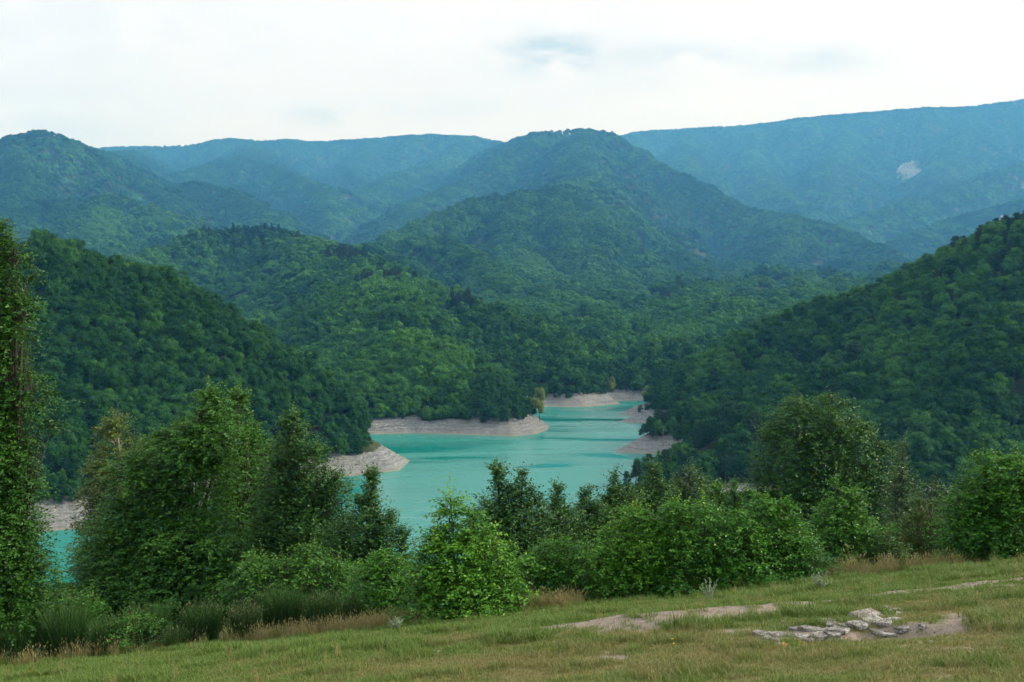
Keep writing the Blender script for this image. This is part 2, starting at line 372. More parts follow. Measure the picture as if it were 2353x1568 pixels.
# ------------------------------------------------------------------ terrain heights
def SY(Y): return Y if Y < 600 else 600 + (Y - 600) * 3.2      # distances of the back country
def R(pts, slope=.58, rnd=12.):
    P = np.array([at(u, v, SY(Y)) for u, v, Y in pts]); P[:, 2] -= np.interp(P[:, 1], [0, 600, 1500, 5500], [6.8, 7.8, 9, 12])
    slope = slope * (1 if P[:, 1].mean() < 600 else 1.22); rnd = rnd * (1 if P[:, 1].mean() < 700 else 1.25)
    return (P, slope, rnd)
RIDGES = [
    # left lakeside hill
    R([(-420, 470, 350), (-200, 500, 350), (0, 545, 348), (110, 565, 346), (250, 605, 345), (380, 622, 346), (480, 695, 345), (600, 765, 343), (700, 835, 340), (780, 915, 338), (825, 985, 338)], .66),
    R([(110, 565, 346), (180, 800, 290), (200, 960, 268)], .7), R([(480, 695, 345), (520, 850, 312), (540, 1000, 290)], .7),
    # centre peninsula: front hump and its spine up to the conifer summit
    R([(1225, 925, 416), (1150, 885, 425), (1080, 840, 440), (1010, 800, 455), (950, 775, 470), (935, 840, 508), (915, 765, 562), (905, 700, 600), (890, 640, 650), (810, 582, 720), (700, 545, 765), (620, 525, 785), (560, 527, 785), (480, 532, 780), (350, 575, 760), (270, 605, 740)], .58, 12),
    R([(950, 775, 470), (860, 830, 455), (790, 880, 440)], .5, 14),
    # second spur, down to the far bank
    R([(810, 582, 720), (930, 640, 660), (1030, 668, 640), (1150, 720, 610), (1290, 785, 580), (1390, 850, 550), (1430, 890, 535)], .95, 6),
    R([(1150, 720, 610), (1200, 810, 560), (1250, 880, 525)], .5, 14),
    # third spur
    R([(845, 572, 860), (930, 545, 880), (1010, 545, 870), (1095, 578, 840), (1160, 625, 800), (1300, 675, 750), (1450, 735, 700), (1560, 790, 660), (1610, 850, 620)], .85, 6),
    R([(620, 525, 785), (760, 560, 800), (845, 572, 860)], .5, 14),
    # green mountain in the middle
    R([(850, 572, 900), (920, 540, 960), (1000, 492, 1050), (1100, 455, 1110), (1200, 438, 1140), (1270, 432, 1150), (1350, 470, 1120), (1420, 545, 1020), (1500, 605, 960), (1620, 660, 900), (1760, 700, 860), (1830, 720, 840)], .82, 7),
    R([(1190, 440, 1140), (1180, 520, 1020), (1200, 600, 920), (1260, 650, 850)], .6, 14),
    R([(1270, 432, 1150), (1310, 540, 1000), (1380, 620, 900), (1480, 690, 820)], .6, 14),
    # blue mountain behind it
    R([(1120, 345, 1980), (1165, 330, 1900), (1200, 313, 1800), (1260, 302, 1720), (1340, 297, 1700), (1400, 304, 1690), (1440, 330, 1650), (1520, 372, 1560), (1620, 425, 1480), (1720, 475, 1400), (1830, 492, 1360), (1930, 518, 1300), (2020, 560, 1230), (2110, 610, 1160), (2160, 660, 1100)], .80, 9),
    R([(1345, 297, 1700), (1340, 360, 1500), (1350, 405, 1370), (1290, 428, 1180)], .6, 18),
    R([(1350, 405, 1370), (1440, 480, 1240), (1520, 560, 1130), (1660, 625, 1030), (1830, 700, 950)], .95, 5),
    R([(1830, 492, 1360), (1790, 570, 1220), (1850, 640, 1100), (1900, 680, 1050)], .62, 16),
    R([(1260, 302, 1720), (1100, 400, 1620), (960, 455, 1500), (900, 520, 1350), (860, 560, 1250)], .6, 18),
    # far right ridge and its spurs
    R([(1380, 318, 2620), (1480, 303, 2600), (1600, 295, 2580), (1730, 288, 2550), (1830, 273, 2520), (1920, 265, 2500), (2000, 258, 2480), (2130, 248, 2450), (2230, 246, 2430), (2353, 230, 2400), (2700, 190, 2350)], .56, 25),
    R([(2700, 330, 1900), (2353, 375, 1850), (2260, 400, 1820), (2160, 435, 1780), (2080, 462, 1720), (1950, 505, 1620)], .6, 20),
    R([(2700, 420, 1500), (2353, 455, 1500), (2200, 500, 1480), (2080, 540, 1420)], .6, 18),
    R([(1730, 288, 2550), (1720, 350, 2300), (1760, 410, 2050), (1800, 450, 1850)], .6, 20), R([(1600, 295, 2580), (1560, 350, 2250), (1600, 400, 2000)], .6, 20),
    R([(1950, 262, 2500), (1930, 340, 2250), (1880, 400, 2000)], .6, 20), R([(2240, 246, 2430), (2200, 320, 2200), (2140, 400, 1980)], .6, 20),
    # far left ridge and its spurs
    R([(180, 350, 2300), (260, 338, 2300), (400, 337, 2330), (470, 332, 2320), (530, 320, 2300), (600, 326, 2330), (660, 321, 2350), (750, 328, 2400), (830, 320, 2400), (900, 315, 2400), (990, 310, 2350), (1090, 314, 2300), (1165, 331, 2250), (1300, 360, 2250)], .56, 25),
    R([(-500, 380, 1240), (-200, 370, 1250), (0, 345, 1260), (50, 313, 1260), (95, 302, 1260), (135, 309, 1265), (190, 340, 1330), (260, 352, 1600), (330, 345, 2150)], .72, 16),
    R([(190, 340, 1330), (290, 385, 1300), (380, 430, 1290)], .7, 14), R([(50, 313, 1260), (60, 400, 1160), (40, 470, 1090)], .7, 14),
    R([(600, 326, 2330), (545, 363, 1800), (480, 378, 1750), (420, 400, 1680)], .6, 20),
    R([(545, 363, 1800), (620, 378, 1740), (730, 425, 1620), (770, 470, 1500), (760, 520, 1400)], .6, 20),
    R([(900, 315, 2400), (800, 370, 2150), (850, 420, 1900), (800, 470, 1700)], .6, 20), R([(1090, 314, 2300), (1000, 380, 2050), (900, 400, 1900), (840, 450, 1700)], .6, 20),
    R([(180, 470, 1230), (280, 440, 1300), (380, 425, 1340), (450, 416, 1350), (520, 432, 1330), (600, 480, 1270), (690, 540, 1180)], .6, 18),
    R([(-400, 520, 1000), (-150, 510, 1020), (30, 493, 1050), (130, 462, 1080), (250, 450, 1100), (330, 472, 1060), (430, 530, 1000), (500, 575, 940)], .6, 16),
    R([(250, 450, 1100), (240, 530, 960), (220, 600, 850)], .6, 14),
    # right lakeside hill: skyline, then spurs in front of it
    R([(2900, 380, 420), (2550, 430, 425), (2353, 500, 430), (2280, 530, 435), (2200, 575, 440), (2150, 605, 445), (2050, 645, 450), (1900, 690, 458), (1760, 748, 465), (1640, 815, 470), (1560, 880, 475), (1500, 925, 478)], .85, 12),
    R([(2700, 640, 345), (2353, 700, 350), (2200, 750, 352), (2050, 800, 358), (1900, 850, 365), (1750, 910, 372), (1640, 955, 376), (1560, 985, 378)], .62, 12),
    R([(2353, 840, 315), (2200, 900, 315), (2100, 960, 312), (1950, 1010, 310)], .62, 10),
]
def lake_polygon():
    W = onwater
    L = [(-420, 200), W(-60, 1240), W(80, 1224), W(195, 1214), W(400, 1180), W(600, 1130), W(760, 1098), W(850, 1090), W(917, 1081.5),
         (-33, 330), (-42, 350), (-58, 372), (-66, 388), W(830, 999), W(947, 995.6), W(1060, 999), W(1178, 1003), W(1230, 998.5), W(1260, 987),
         (15, 425), (8, 450), (5, 478), W(1225, 936), W(1258, 934.5), W(1300, 936), W(1345, 936), W(1390, 931.5), W(1427, 929),
         (53, 520), W(1414, 921.5), W(1460, 921), W(1500, 920), (78, 505), (62, 480), W(1418, 953), W(1446, 955.5), (58, 457), (56, 447),
         W(1418, 969.5), W(1450, 972), W(1485, 974), (66, 420), (68, 405), (62, 392), (46, 374), W(1407.6, 1039), W(1469, 1042.6), W(1527, 1044),
         (55, 338), (52, 322), (42, 300), (34, 285), (28, 262), (15, 235), (0, 205), (-15, 190), (-40, 180), (-80, 170), (-120, 165), (-180, 160), (-420, 150)]
    return np.array(L)
LAKE = lake_polygon()
DRY = np.array([(30, 276), (60, 274), (95, 277), (130, 279), (180, 285), (260, 290)])       # dry gravel inlet on the right
def seg_d(x, y, A, B):
    ab = B - A; L2 = ab @ ab + 1e-9
    t = np.clip(((x - A[0]) * ab[0] + (y - A[1]) * ab[1]) / L2, 0, 1)
    return np.hypot(x - A[0] - t * ab[0], y - A[1] - t * ab[1]), t
def lake_sd(x, y):                                 # + on land, - in the lake
    d = np.full(x.shape, 1e9); ins = np.zeros(x.shape, bool)
    n = len(LAKE)
    for i in range(n):
        A, B = LAKE[i], LAKE[(i + 1) % n]
        d = np.minimum(d, seg_d(x, y, A, B)[0])
        c = (A[1] > y) != (B[1] > y)
        with np.errstate(divide='ignore', invalid='ignore'):
            ins ^= c & (x < (B[0] - A[0]) * (y - A[1]) / (B[1] - A[1] + 1e-12) + A[0])
    return np.where(ins, -d, d)
H0, S0, TX, YE = 1.7, .2203, .1062, 19.0
def meadow_plane(x, y):
    xc = np.clip(x, -40, 40)
    return -H0 - S0 * y + TX * xc
def near_ground(x, y):
    z = meadow_plane(x, y)
    yy = np.maximum(y - YE + 1.0, 0)
    return z - .115 * yy * yy / (yy + 3.0)
def terrain_z(x, y, full=False):
    x = np.asarray(x, float); y = np.asarray(y, float)
    K = 2.5
    acc = np.full(x.shape, -1e9); rd = np.full(x.shape, 1e9)
    far = y > 150
    X, Yv = x[far], y[far]
    # gentle domain warp makes ribs and gullies that do not follow the straight segments
    w = 12 * sstep(500, 1000, Yv) + 14 * sstep(1500, 3000, Yv) + 6
    wx = X + w * (fbm(X / 95, Yv / 95, 3, 3) - .5) * 2; wy = Yv + w * (fbm(X / 95, Yv / 95, 9, 3) - .5) * 2
    ac = np.full(X.shape, -1e9); rr = np.full(X.shape, 1e9)
    sm = np.full(X.shape, -1e9); sW = np.zeros(X.shape); sS = np.zeros(X.shape)
    wob = (fbm(X / 70, Yv / 70, 71, 3) - .5) * 1.1
    for ri, (P, sl, rn) in enumerate(RIDGES):
        best = np.full(X.shape, -1e9); sb = np.zeros(X.shape); db = np.zeros(X.shape); s0 = ri * 17.3
        lam = max(40., .055 * P[:, 1].mean())
        for i in range(len(P) - 1):
            A_, B_ = P[i, :2], P[i + 1, :2]; L_ = np.hypot(*(B_ - A_))
            d, t = seg_d(wx, wy, A_, B_)
            h = P[i, 2] + t * (P[i + 1, 2] - P[i, 2]) - sl * (np.sqrt(d * d + rn * rn) - rn)
            up = h > best; best = np.where(up, h, best)
            side = np.sign((wx - A_[0]) * (B_[1] - A_[1]) - (wy - A_[1]) * (B_[0] - A_[0]))
            sb = np.where(up, s0 + (t * L_ + side * lam * .27) / lam, sb); db = np.where(up, d, db)
            s0 += L_ / lam; rr = np.minimum(rr, d)
        # buttress spurs running down from the crest
        ph = sb + wob * np.clip(db / (lam * 1.5), 0, 1); tri = np.abs(2 * (ph - np.floor(ph)) - 1); tri = 1 - np.sqrt((1 - tri) ** 2 + .02)
        spur = (tri - .45) * np.minimum(.42 * np.maximum(db - .08 * lam, 0), .34 * lam)
        m2 = np.maximum(sm, best); e0 = np.exp((sm - m2) / 14); e1 = np.exp(np.maximum((best - m2) / 14, -50))
        sW = sW * e0 + e1; sS = sS * e0 + spur * e1; sm = m2
        m = np.maximum(ac, best); ac = m + K * np.log1p(np.exp(-np.abs(ac - best) / K)) - 0
    base = np.where(Yv < 305, -50.5, -44.0) + np.maximum(0, Yv - 540) * .045
    m = np.maximum(ac, base); ac = m + 3 * np.log1p(np.exp(-np.abs(ac - base) / 3))
    amp = np.clip(rr / 90, 0, 1) * (9 + 34 * sstep(650, 2300, Yv)) * 1.1 * sstep(560, 700, Yv) + 2.0 * np.clip(rr / 30, 0, 1)
    rid = 1 - np.abs(2 * fbm(X / (120 + 60 * sstep(900, 2500, Yv)), Yv / 210, 31, 4, .5) - 1) * 2
    ac = ac + amp * .45 * (rid - .45) + sS / np.maximum(sW, 1e-9) * (1.1 + .85 * sstep(420, 700, Yv) * (1 - .4 * sstep(2500, 4500, Yv)))
    ac = np.maximum(ac, -50.7)
    acc[far] = ac; rd[far] = rr
    zn = near_ground(x, y)
    zn = np.maximum(zn, -50.5)
    fade = sstep(235, 275, y)
    z = np.where(y < 150, zn, np.maximum(acc * 1.0, np.where(y < 275, zn, -60)))
    sd = np.full(x.shape, 1e5)
    nb = (y > 110) & (y < 640) & (np.abs(x) < 440)
    sd[nb] = lake_sd(x[nb], y[nb])
    jit = (fbm(x / 9, y / 9, 77, 3) - .5) * 2.2 + (fbm(x / 2.6, y / 2.6, 78, 2) - .5) * .9
    sdj = sd + jit * np.clip(np.abs(sd) / 4, .15, 1)
    prof = np.where(sdj > 0, .62 * np.minimum(sdj, 11) + .9 * np.maximum(sdj - 11, 0) + 4 * np.maximum(sdj - 55, 0), .35 * sdj)
    # strata ledges on the bank
    zb = WATER + prof
    ph = zb / .8 + (fbm(x / 30, y / 30, 5, 2) - .5) * 1.5
    led = (ph - np.floor(ph)); led = np.floor(ph) + sstep(.25, .75, led)
    zb = np.where((sdj > 0) & (sdj < 12), zb * .45 + .55 * ((led - (fbm(x / 30, y / 30, 5, 2) - .5) * 1.5) * .8), zb)
    z = np.minimum(z, np.maximum(zb, WATER - 8))
    # dry gravel inlet
    dd = np.full(x.shape, 1e9)
    for i in range(len(DRY) - 1): dd = np.minimum(dd, seg_d(x, y, DRY[i], DRY[i + 1])[0])
    z = np.minimum(z, -51.2 + .65 * np.maximum(dd - 6.5, 0) + 2 * np.maximum(dd - 30, 0))
    sd = np.minimum(sd, np.maximum(dd - 6.5, -99) + .0) if full == 'x' else sd
    if full: return z, sd, dd, rd
    return z
def ray_hit(u, v, y0, y1, n=1500):
    d = ray(u, v); Y = np.linspace(y0, y1, n); P = d[None, :] * (Y / d[1])[:, None]
    z = terrain_z(P[:, 0], P[:, 1]); k = np.argmax(P[:, 2] < z)
    return np.array([P[k, 0], P[k, 1], z[k]])

# terrain sheet: rows closer together where the banks are
rows = np.concatenate([np.arange(24, 60, 2.), np.arange(60, 215, 3.), np.arange(215, 560, 1.15), 560 * 1.0115 ** np.arange(0, 236)])
cols = np.linspace(-.66, .66, 540)
GY, GC = np.meshgrid(rows, cols, indexing='ij')
GX = GC * GY
GZ, GSD, GDD, GRD = terrain_z(GX, GY, True)
GZ[0] -= .4
scar_c = [(ray_hit(2083, 385, 3200, 7300), 42, 330, .06), (ray_hit(2322, 405, 3200, 7300), 10, 150, -.2), (ray_hit(2090, 412, 3200, 7300), 22, 220, .03)]
def scar_mask(x, y):
    s = np.zeros(np.shape(x))
    for c, a, b, sh in scar_c:
        dy = y - c[1]; dx = x - c[0] - sh * dy
        r = np.hypot(dx / a, dy / b) + (fbm(x / 18, y / 18, 50, 3) - .5) * .9
        s = np.maximum(s, 1 - sstep(.95, 1.2, r))
    return s
GSC = np.where(GY > 1400, scar_mask(GX, GY), 0)
bankj = (fbm(GX / 14, GY / 14, 61, 3) - .5) * 4
GBK = np.maximum(1 - sstep(7.2, 10.5, GSD + bankj), 1 - sstep(6, 10, GDD + bankj * .6))
GBK = np.where((GZ > -44.2) | ((GX > 24) & (GY < 336) & (GDD > 8)), 0, GBK)
nr, nc = GX.shape
ii = (np.arange(nr - 1)[:, None] * nc + np.arange(nc - 1)[None, :]).ravel()
quads = np.stack([ii, ii + 1, ii + nc + 1, ii + nc], 1)
me = make_mesh('terrain', np.stack([GX.ravel(), GY.ravel(), GZ.ravel()], 1), quads, dict(bank=GBK.ravel(), scar=GSC.ravel()), True)
tag(new_obj('terrain', me, M['terrain']), 'forested hills with bare grey banks around the lake', 'hills', kind='structure')
print('terrain', time.time() - T0)

# lake
lx = np.linspace(-430, 430, 30); ly = np.linspace(130, 640, 20)
LX, LY = np.meshgrid(lx, ly); n2 = len(lx)
ii = (np.arange(len(ly) - 1)[:, None] * n2 + np.arange(n2 - 1)[None, :]).ravel()
me = make_mesh('lake', np.stack([LX.ravel(), LY.ravel(), np.full(LX.size, WATER)], 1), np.stack([ii, ii + 1, ii + n2 + 1, ii + n2], 1), None, True)
tag(new_obj('lake', me, M['water']), 'turquoise reservoir lake between wooded hills', 'lake', kind='structure')

# ------------------------------------------------------------------ forest trees: prototypes
def leaf_quads(P, D, Nn, L, Wd, fold=.18):
    """diamond leaves: base P, direction D, normal Nn, length L, width Wd"""
    S = np.cross(D, Nn); S /= np.linalg.norm(S, axis=1)[:, None] + 1e-9
    U = np.cross(S, D)
    L = np.broadcast_to(L, (len(P),))[:, None]; Wd = np.broadcast_to(Wd, (len(P),))[:, None]
    a = P; c = P + D * L
    mid = P + D * L * .45 + U * Wd * fold
    b = mid + S * Wd * .5; d = mid - S * Wd * .5
    V = np.stack([a, b, c, d], 1).reshape(-1, 3)
    F = np.arange(len(P) * 4).reshape(-1, 4)
    return V, F
def unit(n, r=None):
    v = (r or rng).normal(size=(n, 3)); return v / np.linalg.norm(v, axis=1)[:, None]
def norm(v): return v / (np.linalg.norm(v, axis=-1, keepdims=True) + 1e-9)
def tube(pts, rad, k=5):
    pts = np.asarray(pts, float); rad = np.asarray(rad, float)
    d = np.gradient(pts, axis=0); d = norm(d)
    ref = np.where(np.abs(d[:, 2:3]) > .9, np.array([[1., 0, 0]]), np.array([[0, 0, 1.]]))
    s = norm(np.cross(d, ref)); t = np.cross(d, s)
    a = np.arange(k) * 2 * math.pi / k
    V = (pts[:, None] + rad[:, None, None] * (np.cos(a)[None, :, None] * s[:, None] + np.sin(a)[None, :, None] * t[:, None])).reshape(-1, 3)
    n = len(pts); i = np.arange(n - 1)[:, None] * k; j = np.arange(k)[None, :]; j2 = (j + 1) % k
    F = np.stack([i + j, i + j2, i + k + j2, i + k + j], -1).reshape(-1, 4)
    return V, F
class MB:
    def __init__(s): s.V = []; s.F = []; s.A = []; s.n = 0
    def add(s, V, F, lv=None):
        s.V.append(V); s.F.append(F + s.n); s.n += len(V)
        s.A.append(np.broadcast_to(np.asarray(0. if lv is None else lv, float), (len(F),)).copy())
    def mesh(s, name, mat, smooth=False):
        me = make_mesh(name, np.concatenate(s.V), np.concatenate(s.F), dict(lv=np.concatenate(s.A)), smooth)
        me.materials.append(mat); return me
PROTO = bpy.data.collections.new('tree_kinds')
def proto_obj(name, me):
    o = bpy.data.objects.new(name, me); PROTO.objects.link(o); return o
def broadleaf(i, ncl, nleaf, size, seed, tall=1.0):
    """unit tree: height 1.0, crown radius about .36; returns (crown mesh, trunk mesh)"""
    r = np.random.default_rng(seed)
    C = []; Rr = []
    for k in range(ncl):
        z = r.uniform(.16, .93) ; prof = math.sqrt(max(.02, 1 - ((z - .52) / .50) ** 2))
        a = r.uniform(0, 6.283); rr = .31 * prof * math.sqrt(r.uniform(.2, 1)) * r.uniform(.75, 1.25)
        C.append((rr * math.cos(a), rr * math.sin(a), z * tall)); Rr.append(r.uniform(.075, .155) * (1.15 - .45 * abs(z - .45)))
    C.append((0, 0, .5)); Rr.append(.24)
    C = np.array(C); Rr = np.array(Rr)
    w = Rr ** 2; which = r.choice(len(C), nleaf, p=w / w.sum())
    dirs = unit(nleaf, r); dirs[:, 2] = np.where(dirs[:, 2] < -.35, -dirs[:, 2], dirs[:, 2])
    rad = Rr[which] * np.clip(r.normal(.92, .20, nleaf), .4, 1.5)
    P = C[which] + dirs * rad[:, None] * np.array([1, 1, 1.05])
    nn = norm(dirs * 1.15 + unit(nleaf, r) * .5 + np.array([0, 0, .3]))
    D = norm(np.cross(nn, unit(nleaf, r)))
    V, F = leaf_quads(P - D * size * .5, D, nn, size * r.uniform(.7, 1.3, nleaf), size * r.uniform(.6, .95, nleaf))
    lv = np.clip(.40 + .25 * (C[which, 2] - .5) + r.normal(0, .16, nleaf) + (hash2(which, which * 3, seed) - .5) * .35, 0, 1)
    b = MB(); b.add(V, F, lv)
    # opaque core in each clump, coloured dark for the shade inside the crown
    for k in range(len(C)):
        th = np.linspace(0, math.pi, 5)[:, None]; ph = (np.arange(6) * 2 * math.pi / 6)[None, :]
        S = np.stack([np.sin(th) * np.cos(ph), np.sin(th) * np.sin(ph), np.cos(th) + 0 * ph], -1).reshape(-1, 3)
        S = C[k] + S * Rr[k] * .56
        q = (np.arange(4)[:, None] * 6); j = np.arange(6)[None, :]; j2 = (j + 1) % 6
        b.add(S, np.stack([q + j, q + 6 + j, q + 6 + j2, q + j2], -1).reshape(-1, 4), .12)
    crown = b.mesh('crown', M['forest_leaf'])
    t = MB()
    V, F = tube([(0, 0, -.08), (.01, 0, .15), (0, .01, .4), (.01, 0, .8)], [.030, .022, .016, .004], 6); t.add(V, F)
    for k in range(min(8, ncl)):
        V, F = tube([(0, 0, .18 + .04 * k), C[k] * [.5, .5, .9], C[k]], [.011, .008, .003], 4); t.add(V, F)
    return crown, t.mesh('trunk', M['bark'])
def conifer(nleaf, size, seed, slim=1.0, pine=False):
    r = np.random.default_rng(seed)
    b = MB()
    lay = 14
    z = r.uniform(.10, 1, nleaf) ** .9
    layer = np.floor(z * lay) / lay; fr = z * lay - np.floor(z * lay)
    R0 = (.27 * slim) * (1 - layer * .97) ** (.55 if pine else 1.0)
    nb = 9
    bid = r.integers(0, nb, nleaf); a = bid * 2 * math.pi / nb + layer * 37.7 + r.normal(0, .22, nleaf)
    brl = .65 + .5 * hash2(bid, np.floor(z * lay), seed)
    rr = R0 * np.sqrt(r.uniform(.05, 1, nleaf)) * brl
    P = np.stack([rr * np.cos(a), rr * np.sin(a), layer + .03 - rr * .28 + r.normal(0, .010, nleaf)], 1)
    D = norm(np.stack([np.cos(a), np.sin(a), np.full(nleaf, -.25)], 1) + unit(nleaf, r) * .5)
    nn = norm(np.array([0, 0, 1.]) + unit(nleaf, r) * .5)
    V, F = leaf_quads(P, D, nn, size * r.uniform(.7, 1.3, nleaf), size * .45)
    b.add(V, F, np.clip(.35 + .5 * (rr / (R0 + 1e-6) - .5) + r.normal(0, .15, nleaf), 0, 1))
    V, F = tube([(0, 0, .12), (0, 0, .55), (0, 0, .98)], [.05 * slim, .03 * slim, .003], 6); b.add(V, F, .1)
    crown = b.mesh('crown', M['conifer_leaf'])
    t = MB(); V, F = tube([(0, 0, -.08), (0, 0, .4), (0, 0, .98)], [.02, .014, .003], 6); t.add(V, F)
    return crown, t.mesh('trunk', M['bark'])
def pine(nleaf, size, seed):
    """open-crowned pine: flat clouds of needles on a visible trunk"""
    r = np.random.default_rng(seed); b = MB(); t = MB()
    V, F = tube([(0, 0, -.08), (.015, 0, .3), (-.01, .01, .7), (.01, 0, .97)], [.024, .019, .012, .003], 6); t.add(V, F)
    C = []
    for k in range(13):
        z = .34 + .62 * k / 13 + r.uniform(-.02, .02); a = k * 2.4 + r.uniform(-.4, .4); L = .27 * (1.12 - z) ** .5 * r.uniform(.6, 1.15)
        c = np.array([L * math.cos(a), L * math.sin(a), z]); C.append(c)
        V, F = tube([(0, 0, z - .04), c * [.6, .6, 1] - [0, 0, .01], c], [.008, .006, .002], 4); t.add(V, F)
    C.append(np.array([0, 0, .97])); C = np.array(C)
    which = r.integers(0, len(C), nleaf)
    P = C[which] + r.normal(size=(nleaf, 3)) * np.array([.062, .062, .024])
    D = norm(unit(nleaf, r) + [0, 0, .4]); nn = norm(unit(nleaf, r) * .7 + [0, 0, 1.])
    V, F = leaf_quads(P, D, nn, size * r.uniform(.7, 1.3, nleaf), size * .5); b.add(V, F, np.clip(.5 + (P[:, 2] - C[which, 2]) * 8 + r.normal(0, .15, nleaf), 0, 1))
    return b.mesh('crown', M['conifer_leaf']), t.mesh('trunk', M['bark'])
# near kinds (separate crown / trunk meshes) and joined ones for the masses
NEAR_B = [broadleaf(k, 20 + k % 3 * 5, 4800, .046, 100 + k) for k in range(6)]
NEAR_C = [conifer(3000, .060, 200 + k, 1.1 + .2 * k) for k in range(2)]
NEAR_P = [pine(2800, .058, 220 + k) for k in range(3)]
def joined(name, pair):
    a, b = pair
    o = proto_obj(name, None) if False else None
    va = np.empty(len(a.vertices) * 3, np.float32); a.vertices.foreach_get('co', va)
    vb = np.empty(len(b.vertices) * 3, np.float32); b.vertices.foreach_get('co', vb)
    fa = np.empty(len(a.loops), np.int32); a.loops.foreach_get('vertex_index', fa)
    fb = np.empty(len(b.loops), np.int32); b.loops.foreach_get('vertex_index', fb)
    la = np.empty(len(a.polygons), np.float32); a.attributes['lv'].data.foreach_get('value', la)
    me = make_mesh(name, np.concatenate([va, vb]).reshape(-1, 3), np.concatenate([fa, fb + len(a.vertices)]).reshape(-1, 4),
                   dict(lv=np.concatenate([la, np.zeros(len(b.polygons))])))
    me.materials.append(a.materials[0]); me.materials.append(b.materials[0])
    me.polygons.foreach_set('material_index', np.concatenate([np.zeros(len(a.polygons)), np.ones(len(b.polygons))]).astype(np.int32))
    me.update()
    return proto_obj(name, me)
LOD = {}
idx = 0
def reg(key, pair):
    global idx
    joined('kind_%02d' % idx, pair); LOD.setdefault(key, []).append(idx); idx += 1
for p_ in NEAR_B: reg('b0', p_)
for p_ in NEAR_C: reg('c0', p_)
for p_ in NEAR_P: reg('p0', p_)
for k in range(5): reg('b1', broadleaf(k, 17, 1600, .078, 300 + k))
for k in range(2): reg('c1', conifer(1300, .085, 320 + k, 1.15))
for k in range(5): reg('b2', broadleaf(k, 9, 420, .14, 340 + k))
for k in range(2): reg('c2', conifer(180, .17, 360 + k, 1.2))

def scatter(name, P, rotz, scl, ids, tint, coll, label, cat, tilt=None):
    me = bpy.data.meshes.new(name)
    n = len(P)
    me.vertices.add(n); me.vertices.foreach_set('co', np.ascontiguousarray(P, np.float32).ravel())
    a = me.attributes.new('scl', 'FLOAT_VECTOR', 'POINT'); a.data.foreach_set('vector', np.ascontiguousarray(scl, np.float32).ravel())
    rot = np.zeros((n, 3), np.float32); rot[:, 2] = rotz
    if tilt is not None: rot[:, :2] = tilt
    a = me.attributes.new('rot', 'FLOAT_VECTOR', 'POINT'); a.data.foreach_set('vector', rot.ravel())
    a = me.attributes.new('pick', 'INT', 'POINT'); a.data.foreach_set('value', np.asarray(ids, np.int32))
    a = me.attributes.new('tint', 'FLOAT', 'POINT'); a.data.foreach_set('value', np.asarray(tint, np.float32))
    o = new_obj(name, me)
    g = bpy.data.node_groups.new(name, 'GeometryNodeTree')
    g.interface.new_socket('Geometry', in_out='INPUT', socket_type='NodeSocketGeometry')
    g.interface.new_socket('Geometry', in_out='OUTPUT', socket_type='NodeSocketGeometry')
    gi = g.nodes.new('NodeGroupInput'); go = g.nodes.new('NodeGroupOutput')
    ip = g.nodes.new('GeometryNodeInstanceOnPoints'); ci = g.nodes.new('GeometryNodeCollectionInfo')
    ci.inputs['Collection'].default_value = coll; ci.inputs['Separate Children'].default_value = True; ci.inputs['Reset Children'].default_value = True
    def na(nm, dt):
        q = g.nodes.new('GeometryNodeInputNamedAttribute'); q.data_type = dt; q.inputs['Name'].default_value = nm
        return next(s for s in q.outputs if s.enabled and s.name == 'Attribute')
    g.links.new(gi.outputs[0], ip.inputs['Points']); g.links.new(ci.outputs[0], ip.inputs['Instance'])
    ip.inputs['Pick Instance'].default_value = True
    g.links.new(na('pick', 'INT'), ip.inputs['Instance Index'])
    g.links.new(na('rot', 'FLOAT_VECTOR'), ip.inputs['Rotation'])
    g.links.new(na('scl', 'FLOAT_VECTOR'), ip.inputs['Scale'])
    g.links.new(ip.outputs[0], go.inputs[0])
    md = o.modifiers.new('scatter', 'NODES'); md.node_group = g
    return tag(o, label, cat, kind='stuff')

